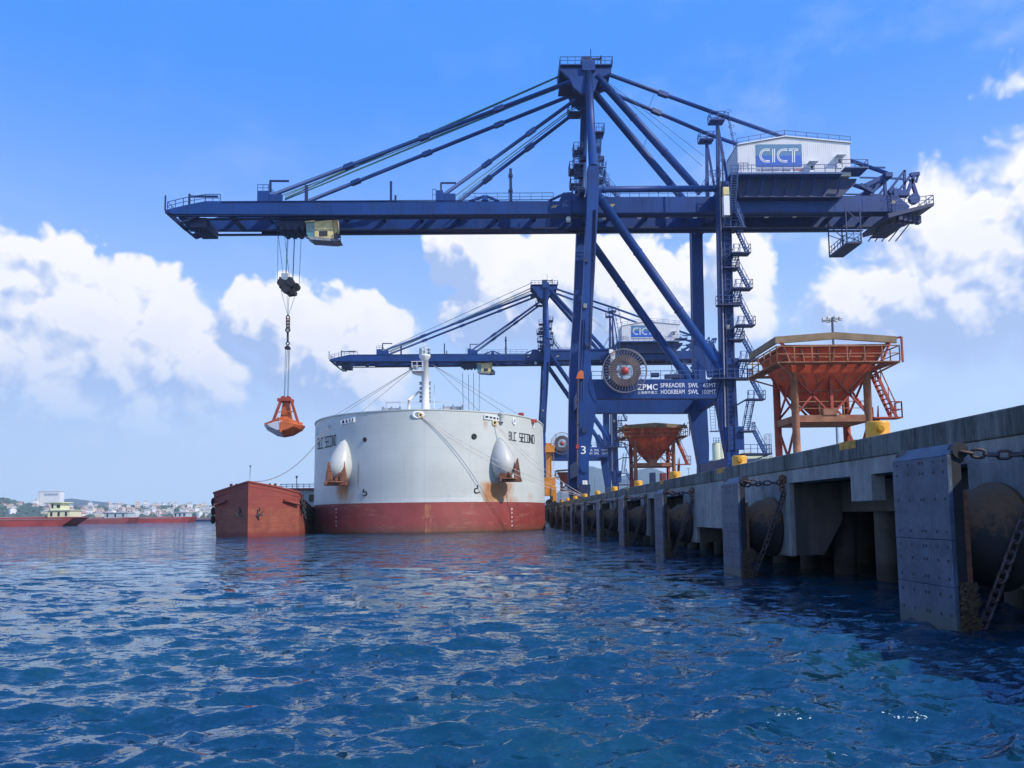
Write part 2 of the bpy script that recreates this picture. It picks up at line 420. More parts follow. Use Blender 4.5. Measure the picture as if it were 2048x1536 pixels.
def thing(name, loc, label, cat, group=None):
    o = bpy.data.objects.new(name, None); COL.objects.link(o); o.location = loc; o.empty_display_size = .5
    ORG[o.name] = Vector(loc); return tag(o, label, cat, group)
KIDS = {}
def kids(o): return list(o.children)
def copy_tree(o, parent=None, skip=()):
    c = o.copy(); COL.objects.link(c); c.parent = parent
    for ch in kids(o):
        if ch.name.split('.')[0] not in skip: copy_tree(ch, c, skip)
    return c
def text_mesh(body, size, extrude=0.0, align='LEFT', bold=0.0, xs=1.0, spacing=1.0):
    cu = bpy.data.curves.new('t', 'FONT'); cu.body = body; cu.size = size; cu.extrude = extrude; cu.offset = bold
    cu.align_x = align; cu.space_character = spacing; cu.resolution_u = 3
    o = bpy.data.objects.new('t', cu); COL.objects.link(o)
    dg = bpy.context.evaluated_depsgraph_get(); dg.update()
    me = bpy.data.meshes.new_from_object(o.evaluated_get(dg))
    vs = [Vector((v.co.x*xs, v.co.y, v.co.z)) for v in me.vertices]; fs = [tuple(p.vertices) for p in me.polygons]
    bpy.data.objects.remove(o); bpy.data.curves.remove(cu); bpy.data.meshes.remove(me)
    return vs, fs
def letters_on_front(body, x, z, y, height, m, parent, name='lettering', width=None, bold=0.0, label=None):
    """lettering painted on a face that looks towards -Y; x,z = lower left corner"""
    vs, fs = text_mesh(body, 1.0, 0.012, bold=bold)
    zx = [v.y for v in vs]; xx = [v.x for v in vs]
    if not vs: return None
    h0, h1 = min(zx), max(zx); w0, w1 = min(xx), max(xx)
    k = height/(h1-h0); kx = k if width is None else width/(w1-w0)
    b = MB(); b.add([(x+(v.x-w0)*kx, y-v.z, z+(v.y-h0)*k) for v in vs], fs)
    return b.build(name, m, parent, label)

DECK = 3.275
QX = 7.7                                    # quay edge
# ================================================================== WATER
def build_water():
    rs = np.random.RandomState(3)
    ys = [-38.0, -20.0, -8.0, -2.0]; y = 1.2; ys_near = []
    yv = 1.2
    while yv < 420:
        ys_near.append(yv); yv += max(.028, yv*yv*0.00062 + yv*.0032)
    ys = np.array(ys + ys_near + [470, 540, 640, 800, 1100, 1600, 2400, 3600, 5200.0])
    nx = 620
    u = np.linspace(-1, 1, nx); u = np.sign(u)*np.abs(u)**1.15
    half = np.clip(np.abs(ys)*0.86+7, 9, 1500)
    X = u[None, :]*half[:, None]
    Y = np.repeat(ys[:, None], nx, 1)
    # outermost columns run out to the sides
    side = np.linspace(1, 1, 1)
    XL = np.stack([np.full(len(ys), -4100.0), np.minimum(-half*1.6, -60)], 1); XR = np.stack([np.maximum(half*1.6, 60), np.full(len(ys), 4100.0)], 1)
    X = np.concatenate([XL, X, XR], 1); Y = np.repeat(ys[:, None], X.shape[1], 1)
    Z = np.zeros_like(X); DX = np.zeros_like(X); DY = np.zeros_like(X)
    dy = np.gradient(ys); cell = np.repeat(dy[:, None], X.shape[1], 1)
    dx = np.abs(np.gradient(X, axis=1)); cell = np.maximum(cell, dx)
    th0 = math.radians(-78)
    for i in range(190):
        lam = 0.10*(2.6/0.10)**(i/189.0)*rs.uniform(.9, 1.1)
        k = 2*math.pi/lam; th = th0 + rs.normal(0, .50)
        kx, ky = k*math.cos(th), k*math.sin(th)
        amp = 0.0100*lam*rs.uniform(.4, 1.6)/(1+(lam/.95)**1.65)
        fade = np.clip((lam/cell-2.0)/2.5, 0, 1)
        ph = kx*X+ky*Y+rs.uniform(0, 6.28)
        a = amp*fade; Z += a*np.cos(ph); q = .85
        DX += -q*a*math.cos(th)*np.sin(ph); DY += -q*a*math.sin(th)*np.sin(ph)
    # gusty patches
    gust = 1+.35*np.sin(.21*X+.35*np.sin(.13*Y))*np.sin(.17*Y+1.0)
    Z *= gust; X2 = X+DX*gust; Y2 = Y+DY*gust
    ny, nxx = X.shape
    V = np.stack([X2, Y2, Z], -1).reshape(-1, 3)
    idx = np.arange(ny*nxx).reshape(ny, nxx)
    Fq = np.stack([idx[:-1, :-1], idx[:-1, 1:], idx[1:, 1:], idx[1:, :-1]], -1).reshape(-1, 4)
    me = bpy.data.meshes.new('water')
    me.vertices.add(len(V)); me.vertices.foreach_set('co', V.ravel())
    me.loops.add(Fq.size); me.loops.foreach_set('vertex_index', Fq.ravel())
    me.polygons.add(len(Fq)); me.polygons.foreach_set('loop_start', np.arange(0, Fq.size, 4)); me.polygons.foreach_set('loop_total', np.full(len(Fq), 4))
    me.polygons.foreach_set('use_smooth', np.ones(len(Fq), bool)); me.update(calc_edges=True)
    m = bpy.data.materials.new('sea_water'); m.use_nodes = True
    T = NT(m.node_tree); b = T.n['Principled BSDF']
    ge = T.new('ShaderNodeNewGeometry'); p = ge.outputs['Position']
    c = T.mix(T.sstep(T.noise(p, .25, 4, .6), .35, .7), (.002, .029, .064), (.006, .048, .068))
    T.l.new(c, b.inputs['Base Color'])
    b.inputs['Specular Tint'].default_value = (.62, .86, 1.0, 1)
    b.inputs['Roughness'].default_value = .045; b.inputs['IOR'].default_value = 1.6; b.inputs['Specular IOR Level'].default_value = .75
    pr = T.new('ShaderNodeMapping'); T.l.new(p, pr.inputs['Vector']); pr.inputs['Rotation'].default_value = (0, 0, R(12)); pr.inputs['Scale'].default_value = (.42, 1.0, 1.0)
    dist = T.sep(p)[1]
    acc = None
    for sc_, k0, k1, d0, d1, det in ((30.0, .75, .2, 6, 24, 3), (9.0, 1.35, 1.6, 8, 40, 4), (2.4, .25, 2.3, 8, 26, 4), (.7, .0, 2.0, 26, 100, 4), (.15, .0, 1.3, 120, 400, 4)):
        nv = T.vm('SUBTRACT', T.noise(pr.outputs[0], sc_, det, .62, 1), (.5, .5, .5))
        sn = T.new('ShaderNodeVectorMath', operation='SCALE'); T.l.new(nv, sn.inputs[0]); T.l.new(T.sstep(dist, d0, d1, k0, k1), sn.inputs['Scale'])
        acc = sn.outputs[0] if acc is None else T.vm('ADD', acc, sn.outputs[0])
    acc = T.vm('MULTIPLY', acc, (1.0, 1.5, 0.0))
    T.l.new(T.vm('NORMALIZE', T.vm('ADD', ge.outputs['Normal'], acc)), b.inputs['Normal'])
    me.materials.append(m)
    o = bpy.data.objects.new('water', me); COL.objects.link(o); tag(o, kind='structure')
build_water()

# ================================================================== FAR LAND
def hnoise(x, y, s):
    from mathutils import noise
    return noise.fractal(Vector((x*s, y*s, 3.1)), 1.0, 2.0, 5)
def interp(pts, x):
    if x <= pts[0][0]: return pts[0][1]
    for (a, b), (c, d) in zip(pts[:-1], pts[1:]):
        if x <= c: return b+(d-b)*(x-a)/(c-a)
    return pts[-1][1]
MATS_LAND = mat('wooded_slope', (.035, .07, .045), .95, var=.5, vscale=.02, dirt=(.10, .09, .06), dirt_amt=.4)
MATS_MT = mat('far_forest', (.03, .06, .05), .95, var=.3, vscale=.006)
SH0 = 1450.0
def shore_h(x, y):
    px = 1000+x/y*F
    top = interp([(-400, 55), (0, 34), (60, 26), (120, 22), (200, 17), (300, 18), (380, 21), (430, 18), (520, 12), (700, 8), (3000, 6)], px)
    t = max(0, min(1, (y-SH0)/450)); t = t*t*(3-2*t)
    return -1.0 + 3.0*min(1, max(0, (y-SH0)/8)) + 1.25*top*t*(1+.35*hnoise(x, y, .005))
def grid_land(name, x0, x1, y0, y1, nx, ny, fn, m):
    b = MB(); vs = []
    for j in range(ny):
        for i in range(nx):
            x = x0+(x1-x0)*i/(nx-1); y = y0+(y1-y0)*j/(ny-1); vs.append((x, y, fn(x, y)))
    fs = [(j*nx+i, j*nx+i+1, (j+1)*nx+i+1, (j+1)*nx+i) for j in range(ny-1) for i in range(nx-1)]
    b.add(vs, fs, True); o = b.build(name, m); tag(o, kind='structure'); return o
grid_land('far_shore', -2400, 1000, SH0-4, 2200, 170, 38, shore_h, MATS_LAND)
def mt(prof, Y, dep):
    def f(x, y):
        px = 1000+x/Y*F; yy = interp(prof, px); yh = 1029-.012*(px-1000)
        H = (yh-yy)/F*Y; t = max(0, 1-abs(y-Y)/dep); return -3+H*t**.8*(1+.10*hnoise(x, y, .004))
    return f
grid_land('hills', -3000, 2400, 3100, 4300, 200, 20, mt([(-600, 990), (0, 1002), (40, 1008), (120, 1000), (152, 994), (190, 999), (240, 1003), (300, 1012), (360, 1022), (600, 1029), (1060, 1025), (1120, 975), (1150, 945), (1180, 925), (1215, 935), (1240, 948), (1262, 936), (1300, 932), (1350, 945), (1400, 955), (1500, 975), (1700, 990), (2000, 1000)], 3700, 560), MATS_MT)

# trees on the far slope: one woodland mass
def woodland():
    b = MB(); rr = random.Random(5)
    for i in range(2600):
        y = rr.uniform(SH0+8, SH0+480); px = rr.uniform(-120, 560); x = (px-1000)/F*y
        z = shore_h(x, y); r = rr.uniform(4, 8)
        vs = []; n = 6
        for k, (rad, h) in enumerate(((.75, -.2), (1.0, .45), (.7, 1.0))):
            for j in range(n):
                t = 2*math.pi*(j+.5*k)/n; q = r*rad*rr.uniform(.75, 1.25); vs.append((x+q*math.cos(t), y+q*math.sin(t), z+r*h*rr.uniform(.8, 1.2)))
        vs.append((x, y, z+r*1.35)); fs = []
        for k in range(2):
            for j in range(n): fs.append((k*n+j, k*n+(j+1)%n, (k+1)*n+(j+1)%n, (k+1)*n+j))
        for j in range(n): fs.append((2*n+j, 2*n+(j+1)%n, 3*n))
        b.add(vs, fs)
    o = b.build('woodland', mat('far_trees', (.045, .085, .045), .95, var=.45, vscale=.05)); tag(o, 'dark green woods covering the far hillside among the houses', 'woods', kind='stuff')
woodland()

HW = [mat('house_wall_%d' % i, c, .8, var=.08, vscale=.2) for i, c in enumerate([(.75, .72, .68), (.72, .62, .45), (.70, .58, .52), (.60, .66, .70), (.78, .77, .75)])]
HR = [mat('roof_%d' % i, c, .8) for i, c in enumerate([(.40, .17, .12), (.45, .45, .46), (.50, .34, .28)])]
def proto_house(wd, dp, ht, kind, wm, rm, kindname, label):
    t = thing(kindname, (0, 0, 0), label, 'house', 'houses on the far shore')
    MB().box((-wd/2, -dp/2, -4), (wd/2, dp/2, ht)).build('wall', wm, t)
    r = MB()
    if kind == 0:
        r.prism([(-wd/2-.4, ht), (wd/2+.4, ht), (0, ht+wd*.28)], -dp/2-.4, dp/2+.4)
    elif kind == 1: r.box((-wd/2-.3, -dp/2-.3, ht), (wd/2+.3, dp/2+.3, ht+.5)); r.box((-wd/4, -dp/4, ht+.5), (wd/4, dp/4, ht+3))
    else:
        r.prism([(-wd/2-.5, ht), (wd/2+.5, ht), (wd/4, ht+2.4), (-wd/4, ht+2.4)], -dp/2-.5, dp/2+.5)
    r.build('roof', rm, t)
    wi = MB(); nf = max(1, int(ht/3.3)); nw = max(2, int(wd/3.2))
    for f in range(nf):
        for k in range(nw):
            cx = -wd/2+(k+.5)*wd/nw; z = 1.2+f*3.3
            wi.box((cx-.7, -dp/2-.06, z), (cx+.7, -dp/2+.1, z+1.4))
    wi.build('window', 'dkglass', t)
    return t
protos = [proto_house(9, 9, 7, 0, HW[0], HR[0], 'house', 'white two storey house with red gable roof on the far shore'),
          proto_house(6, 10, 13, 1, HW[4], HR[1], 'house', 'tall narrow white house with flat roof box on the far shore'),
          proto_house(10, 8, 9, 1, HW[1], HR[1], 'house', 'cream flat roofed house of three storeys on the far shore'),
          proto_house(12, 9, 6, 2, HW[3], HR[1], 'house', 'low pale blue house with hipped grey roof on the far shore'),
          proto_house(8, 8, 11, 0, HW[2], HR[2], 'house', 'pinkish house with steep clay roof on the far shore'),
          proto_house(20, 9, 9, 1, HW[0], HR[1], 'house', 'long white block with flat roof on the far shore')]
rr = random.Random(11); used = [0]*len(protos); placed = []
tries = 0
while len(placed) < 150 and tries < 9000:
    tries += 1
    px = rr.choice([rr.uniform(-60, 445), rr.uniform(170, 440)]); y = SH0+12+(rr.random()**1.5)*430
    if px < 150 and y < SH0+90: continue
    x = (px-1000)/F*y
    if any(abs(x-a) < 10 and abs(y-b) < 14 for a, b in placed): continue
    placed.append((x, y)); k = rr.choices(range(6), [4, 4, 4, 2, 3, 1.5])[0]
    o = protos[k] if used[k] == 0 else copy_tree(protos[k]); used[k] += 1
    s_ = rr.uniform(.85, 1.4); o.location = (x, y, shore_h(x, y)); o.scale = (s_, s_, s_*rr.uniform(.85, 1.2)); o.rotation_euler.z = rr.uniform(-.5, .5)
# large hotel-like block
Yb = 1780
t = thing('office_block', tuple(P(98, 1008, Yb)), 'large white block with grey upper band standing above the far shore', 'building')
a = P(80, 984, Yb); b_ = P(119, 1012, Yb)
MB().box((a.x, Yb, b_.z-12), (b_.x, Yb+18, a.z)).build('wall', HW[4], t)
bb = MB(); p1 = P(88, 987, Yb); p2 = P(116, 991, Yb); bb.box((p1.x, Yb-.3, p1.z), (p2.x, Yb+.1, p2.z)); p1 = P(88, 1004, Yb); p2 = P(114, 1008, Yb); bb.box((p1.x, Yb-.3, p1.z), (p2.x, Yb+.1, p2.z))
bb.build('window_band', 'bluegrey', t)
a2 = P(76, 984, Yb); MB().box((a2.x, Yb+1, b_.z-12), (a.x-.05, Yb+17, a2.z-1)).build('stair_tower', HW[0], t)
MB().box((a2.x-.4, Yb-.6, a.z), (b_.x+.4, Yb+18.4, a.z+1.2)).build('roof', HR[1], t)

# ================================================================== FAR BARGES
M['bargered'] = mat('barge_red', (.34, .055, .05), .6, var=.25, vscale=.15, streak=((.18, .05, .05), .5))
M['bargebrown'] = mat('barge_brown', (.24, .06, .06), .6, var=.25, vscale=.15)
M['bargedeck'] = mat('barge_deck', (.30, .20, .21), .7, var=.2, vscale=.2)
M['palegreen'] = mat('wheelhouse_cream', (.62, .64, .44), .6, var=.06)
M['paleblue'] = mat('wheelhouse_blue', (.38, .48, .52), .6, var=.1)
def far_barge(x_bow, x_stern, Y, hgt, label, red, housem, hx0, hx1, two):
    L = x_bow-x_stern if x_bow > x_stern else x_stern-x_bow
    t = thing('barge', ((x_bow+x_stern)/2, Y, 0), label, 'barge', 'barges moored across the water')
    z1 = hgt
    MB().prism([(x_stern, -1), (x_stern, z1), (x_bow, z1+.5), (x_bow+.3, z1+.3), (x_bow-(4.5 if Y < 300 else 1.5), -1)], Y-4, Y+4).build('hull', red, t)
    d = MB().box((x_stern, Y-4.1, z1-.25), (x_bow-3, Y-4.0, z1)); d.box((x_stern, Y-3.4, z1), (hx0-1, Y+3.4, z1+.7)); d.build('coaming', 'bargedeck', t)
    h = MB(); h.box((hx0, Y-3, z1), (hx1, Y+3, z1+2.3)); 
    if two: h.box((hx0+.3, Y-2.4, z1+2.5), (hx0+(hx1-hx0)*.5, Y+2.4, z1+4.5))
    hh = h.build('wheelhouse', housem, t)
    r = MB().box((hx0-.5, Y-3.3, z1+2.3), (hx1+.3, Y+3.3, z1+2.5))
    if two: r.box((hx0-1.8, Y-2.9, z1+4.5), (hx0+(hx1-hx0)*.62, Y+2.9, z1+4.75))
    r.build('roof', housem, t)
    wi = MB()
    for k in range(3): cx = hx0+(hx1-hx0)*(.12+.33*k); wi.box((cx, Y-3.06, z1+.7), (cx+.6, Y-2.98, z1+1.9))
    if two:
        wi.box((hx0+.7, Y-2.46, z1+3.0), (hx0+1.2, Y-2.38, z1+4.2)); wi.box((hx0+2.2, Y-2.46, z1+3.1), (hx0+3.1, Y-2.38, z1+4.0))
    wi.build('window', 'dkglass', t)
    return t
far_barge(P(161, 1040, 225).x, -190, 225, 2.1, 'long red barge with two storey cream wheelhouse at its right end', 'bargered', 'palegreen', P(107, 1040, 225).x, P(151, 1040, 225).x, True)
far_barge(P(268, 1040, 317).x, P(150, 1040, 317).x, 317, 2.0, 'brown red barge with long low blue grey wheelhouse behind the nearest red barge', 'bargebrown', 'paleblue', P(215, 1040, 317).x, P(262, 1040, 317).x, False)
far_barge(P(386, 1040, 345).x, P(255, 1040, 345).x, 345, 2.0, 'red barge farthest right, its small wheelhouse near the bow', 'bargered', 'paleblue', P(352, 1040, 345).x, P(378, 1040, 345).x, False)
far_barge(P(446, 1040, 420).x, P(392, 1040, 420).x, 420, 1.3, 'low dark blue boat hull left of the wooden brown barge', 'dkblue', 'bluegrey', P(436, 1040, 420).x, P(443, 1040, 420).x, False)

# ================================================================== QUAY
Q = thing('quay', (QX, 50, 0), None, None); tag(Q, kind='structure')
Y0, Y1 = -6.0, 330.0
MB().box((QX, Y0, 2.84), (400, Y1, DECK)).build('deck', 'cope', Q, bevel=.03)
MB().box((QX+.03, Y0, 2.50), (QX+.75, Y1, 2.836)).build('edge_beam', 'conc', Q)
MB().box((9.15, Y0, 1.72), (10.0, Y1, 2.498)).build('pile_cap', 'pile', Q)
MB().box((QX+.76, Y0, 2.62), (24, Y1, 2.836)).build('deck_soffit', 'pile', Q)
FEN0, FSP = 12.62, 9.93
NF = 10
fy = [FEN0-.78+FSP*k for k in range(NF)]
def knee(yc):
    b = MB()
    # stout block that carries the fender: upright slab down to just above the water, with a haunch
    b.box((QX+.01, yc-1.25, .55), (QX+.17, yc+.75, 2.497))
    MB().prism([(QX+.171, .58), (QX+.171, 2.49), (9.14, 2.49), (9.14, 1.5), (8.6, .58)], yc-1.23, yc+.7).build('haunch', 'pile', Q)  # haunch coloured darker than the slab: weathering plus its shade painted in
    return b
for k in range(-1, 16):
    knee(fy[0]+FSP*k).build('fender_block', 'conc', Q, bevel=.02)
# solid panel in the third bay, hanging end pieces elsewhere
MB().box((QX+.015, fy[1]+.76, 1.18), (QX+.35, fy[2]-1.26, 2.498)).build('wall_panel', 'conc', Q)
MB().box((QX+.015, 14.9+1.0, 1.95), (QX+.30, 15.85+1.0, 2.498)).build('wall_panel', 'conc', Q)
for k in range(4, 13): MB().box((QX+.015, fy[0]+FSP*k+2.2, 1.9), (QX+.3, fy[0]+FSP*k+2.8, 2.498)).build('wall_panel', 'conc', Q)
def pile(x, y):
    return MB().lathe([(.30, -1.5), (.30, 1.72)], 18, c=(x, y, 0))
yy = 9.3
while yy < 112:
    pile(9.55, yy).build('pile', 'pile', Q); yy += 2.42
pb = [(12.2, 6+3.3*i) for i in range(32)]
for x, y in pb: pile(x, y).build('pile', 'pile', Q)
# stone slope behind the piles, added to block light under the deck
slp = mat('light_block_slope', (.05, .045, .04), .95, var=.5, vscale=1, bump=1, bscale=3)
b = MB(); b.add([(13, Y0, -1.5), (13, Y1, -1.5), (22, Y1, 2.7), (22, Y0, 2.7)], [(0, 1, 2, 3)]); tag(b.build('light_block_slope', slp), kind='structure')
for k in range(10):
    y = 16.9+9.9*k
    MB().box((QX-.004, y-.40, DECK-.17), (QX+.34, y+.40, DECK+.006)).build('painted_step', 'yellowc', Q)

# bollards
def bollard(y, label):
    t = thing('bollard', (8.35, y, DECK), label, 'bollard', 'yellow bollards along the quay edge')
    MB().lathe([(.0, .001), (.262, .001), (.262, .03), (.25, .05), (.25, .36), (.244, .40), (.22, .425), (.0, .44)], 32, c=(8.35, y, DECK)).build('drum', 'yellow', t)
    d = Vector((-.25, -.97, 0)).normalized(); c = Vector((8.35, y, DECK+.25)) + d*.235
    MB().tube(c, c+d*.06, .10, 18, .075).tube(c+d*.06, c+d*.10, .05, 8).build('boss', 'yellow', t)
    return t
LB = ['yellow bollard on the quay edge right of the near hopper, largest of the row', 'yellow bollard below the landside crane leg, second nearest of the row',
      'yellow bollard right of the far hopper legs, third nearest', 'yellow bollard at the left foot of the far hopper, fourth nearest',
      'yellow bollard with stair platform above it, fifth nearest', 'yellow bollard in front of the far hills, sixth nearest',
      'yellow bollard that the ship ropes are looped round', 'yellow bollard left of the roped one', 'yellow bollard between the ropes and the ship, second last', 'smallest yellow bollard beside the ship hull']
for k in range(10):
    bo = bollard(16.8+9.9*k, LB[k]) if k == 0 else copy_tree(b0)
    if k == 0: b0 = bo
    else: bo.location = (8.35, 16.8+9.9*k, DECK); bo['label'] = LB[k]

# fenders
def link_mesh(b, c, d, nrm, L=.20, Wd=.12, r=.022):
    """one stadium-shaped chain link centred at c, long axis d, plane normal nrm"""
    d = Vector(d).normalized(); nrm = Vector(nrm); nrm = (nrm-d*nrm.dot(d)).normalized(); s_ = d.cross(nrm)
    pts = []
    for i in range(14):
        t = 2*math.pi*i/14; x = math.cos(t); y = math.sin(t)
        pts.append(c + d*((L/2-Wd/2)*(1 if x > 0.01 else -1 if x < -.01 else 0)+x*Wd/2) + s_*y*Wd/2)
    m = 6; vs = []; fs = []; n = len(pts)
    for i in range(n):
        tg = (pts[(i+1) % n]-pts[i-1]).normalized(); a = nrm; e = tg.cross(a).normalized()
        for j in range(m):
            u = 2*math.pi*j/m; vs.append(pts[i]+a*math.cos(u)*r+e*math.sin(u)*r)
    for i in range(n):
        for j in range(m): fs.append((i*m+j, i*m+(j+1) % m, ((i+1) % n)*m+(j+1) % m, ((i+1) % n)*m+j))
    b.add(vs, fs, True)
def chain(pts, L=.20, Wd=.12, r=.022):
    b = MB(); pts = [Vector(p) for p in pts]; k = 0
    for a, c in zip(pts[:-1], pts[1:]):
        n = max(1, int(round((c-a).length/(L-2*r*1.4)))); d = (c-a)
        for i in range(n):
            up = Vector((0, 1, .3)) if k % 2 else Vector((0, -.3, 1)); k += 1
            link_mesh(b, a+d*(i+.5)/n, d, up, L, Wd, r)
    return b
def sag(a, b, s_, n=6):
    a = Vector(a); b = Vector(b); return [a.lerp(b, i/n)-Vector((0, 0, s_*4*(i/n)*(1-i/n))) for i in range(n+1)]
FX = 6.48
def make_fender(yc):
    t = thing('dock_fender', (FX, yc, 0), 'x', 'fender', 'fenders along the quay wall')
    hw = .78; z1 = 2.69
    rows = [(-.55, -.2), (-.19, .62), (.625, 1.30), (1.305, 2.53)]
    pan = MB()
    for (a, c) in rows: pan.box((FX, yc-hw, a), (FX+.07, yc+hw, c))
    pan.prism([(FX, 2.535), (FX+.07, 2.535), (FX+.26, 2.66), (FX+.20, 2.72)], yc-hw, yc+hw)
    p = pan.build('panel', 'fender', t, bevel=.008)
    bo = MB()
    for z in (-.02, .22, .5, .74, 1.0, 1.2, 1.42, 1.9, 2.3, 2.46):
        for u in (-.68, -.42, -.12, -.04, .30, .64):
            bo.box((FX-.006, yc+u-.016, z-.02), (FX+.02, yc+u+.016, z+.02))
    bo.build('bolt', 'black', p)
    fr = MB().box((FX+.073, yc-hw+.01, -.5), (FX+.21, yc+hw-.01, 2.60))
    fr.tube((FX+.2, yc-hw-.02, 2.60), (FX+.2, yc-hw+.10, 2.60), .12, 18).tube((FX+.2, yc+hw-.1, 2.60), (FX+.2, yc+hw+.02, 2.60), .12, 18)
    fr.build('frame', 'black', t)
    MB().box((FX+.212, yc-hw+.0, -.4), (FX+.28, yc-hw+.05, 2.0)).build('rust_edge', 'rust', t)
    # barnacle crust at the foot
    bc = MB(); r2 = random.Random(4)
    for i in range(1000):
        z = -.3+r2.random()**1.3*1.0; x = FX+.06+r2.random()*.26; y = yc-hw-.03+r2.gauss(0, .025); s_ = r2.uniform(.008, .028)
        bc.add([(x-s_, y, z-s_), (x+s_, y-s_, z), (x, y+s_, z-s_), (x, y-s_*1.2, z+s_), (x, y+s_, z+s_*.7)], [(0, 1, 3), (1, 2, 4), (2, 0, 3), (0, 2, 1), (3, 1, 4), (2, 3, 4)])
    bc.build('barnacles', 'barnacle', t)
    br = MB().lathe([(.0, .215), (.58, .215), (.60, .36), (.58, .40), (.55, .43), (.60, .60), (.74, .80), (.77, 1.0), (.77, 1.08), (.84, 1.10), (.84, 1.20), (.0, 1.21)], 40, 'X', (FX, yc, 1.32))
    br.build('rubber_buffer', 'barrel', t)
    cs = [sag((FX+.2, yc-hw+.02, 2.60), (QX+.0, yc-hw-.15, 2.55), .05), sag((FX+.2, yc+hw-.1, 2.60), (QX, yc+hw+.1, 2.58), .05)]
    for c in cs: chain(c, .19, .12, .024).build('chain', 'chain', t)
    chain(sag((QX+.0, yc-hw-.22, 2.30), (FX+.40, yc-hw+.05, .05), .05, 8), .19, .115, .023).build('chain', 'chain', t)
    rg = MB()
    for z in (2.64, 2.47): rg.ring((QX-.03, yc-hw-.15, z), .085, .024, 'Y', 16, 6)
    rg.ring((QX-.03, yc-hw-.22, 2.34), .09, .024, 'Y', 16, 6)
    rg.box((QX-.02, yc-hw-.3, 2.5), (QX+.009, yc-hw+.0, 2.7))
    rg.build('shackle', 'rust', t)
    return t
LF = ['grey faced dock fender with rusty barrel at the right edge, nearest of the row', 'dock fender left of the open pile bay, second nearest, panel leaning against the pale wall', 'narrow looking dock fender left of the pale concrete panel, third nearest',
      'dock fender fourth from the right along the quay wall', 'dock fender fifth from the right along the quay wall', 'dock fender sixth from the right, below the roped bollard', 'dock fender seventh from the right along the quay wall',
      'dock fender eighth from the right along the quay wall', 'dock fender ninth from the right, close to the ship', 'dock fender beside the ship hull, farthest of the row']
for k in range(NF):
    if k == 0: f0 = make_fender(fy[0]); f = f0
    else: f = copy_tree(f0); f.location = (FX, fy[k], 0)
    f['label'] = LF[k]

# ================================================================== CRANE
NY, FYD = 98.8, 14.3                         # near frame, spacing to the far frame
CR = thing('ship_to_shore_crane', (11, NY+7, DECK), 'tall blue gantry crane numbered 3 nearest on the quay, grab hanging from its boom', 'crane', 'blue gantry cranes')
GY, GD, GT = 102.9, 5.6, 1.1                 # near girder front face, spacing, thickness
def two(name, fn, m='blue', dy=FYD, **kw):
    for d in (0, dy):
        b = MB(); fn(b, d); b.build(name, m, CR, **kw)
def off(v, d): return Vector((v[0], v[1]+d, v[2]))
legA = [(1157,990),(1157,825),(1159,700),(1168,560),(1174,400),(1176,331),(1197,331),(1197,400),(1189,560),(1181,700),(1183,752),(1193,800),(1191,830),(1178,914),(1178,990)]
legB = [(1455,947),(1455,915),(1434,800),(1444,757),(1437,400),(1436,362),(1461,362),(1463,456),(1470,716),(1474,800),(1478,868),(1478,950)]
def poly(pts, Y): return [(P(x, y, Y).x, P(x, y, Y).z) for x, y in pts]
for name, L in (('waterside_leg', legA), ('landside_leg', legB)):
    pl = poly(L, NY); zmin = DECK+2.2
    pl = [(x, max(z, zmin)) for x, z in pl]
    for d in (0, FYD): MB().prism(pl, NY+d, NY+d+1.5).build(name, 'blue', CR, bevel=.03)
ax = P(1168, 900, NY).x; bx = P(1466, 930, NY).x
# portal beams
pb_ = poly([(1183.5,758),(1443,758),(1433.5,797),(1193,797)], NY)
two('portal_beam', lambda b, d: b.prism(pb_, NY+d+.12, NY+d+1.38), bevel=.03)
zb0, zb1 = P(1300, 797, NY).z, P(1300, 758, NY).z
# side ties along the quay, at portal height, sill height and top
for x in (P(1175, 780, NY).x, P(1458, 780, NY).x):
    MB().box((x-.5, NY+1.51, zb0+.25), (x+.5, NY+FYD-.01, zb1-.3)).build('side_beam', 'blue', CR)
zs1 = P(1455, 913, NY).z
for x in (ax, bx):
    MB().box((x-.62, NY+1.51, zs1-2.1), (x+.62, NY+FYD-.01, zs1-.1)).build('sill_beam', 'blue', CR)
# bogies with wheels and equaliser blocks
for x, L in ((ax, 'w'), (bx, 'l')):
    for d in (0, FYD):
        yc = NY+d+.75
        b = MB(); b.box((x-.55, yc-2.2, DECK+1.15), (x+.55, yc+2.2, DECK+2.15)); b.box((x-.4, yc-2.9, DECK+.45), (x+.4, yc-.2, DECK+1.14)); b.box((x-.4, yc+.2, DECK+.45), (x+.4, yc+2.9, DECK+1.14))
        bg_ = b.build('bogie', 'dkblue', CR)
        for k in (-2.4, -.8, .8, 2.4):
            MB().tube((x-.18, yc+k, DECK+.36), (x+.18, yc+k, DECK+.36), .34, 18).build('wheel', 'black', bg_)
        if d == 0:
            MB().tube((x, yc-.95, P(1167, 938, NY).z), (x, yc-.76, P(1167, 938, NY).z), .5, 20).build('pin', 'blue', CR)
q = P(1165, 961, NY); q2 = P(1175, 969, NY); MB().box((q.x, NY-.05, q2.z), (q2.x, NY-.002, q.z)).build('plate', 'signwhite', CR)
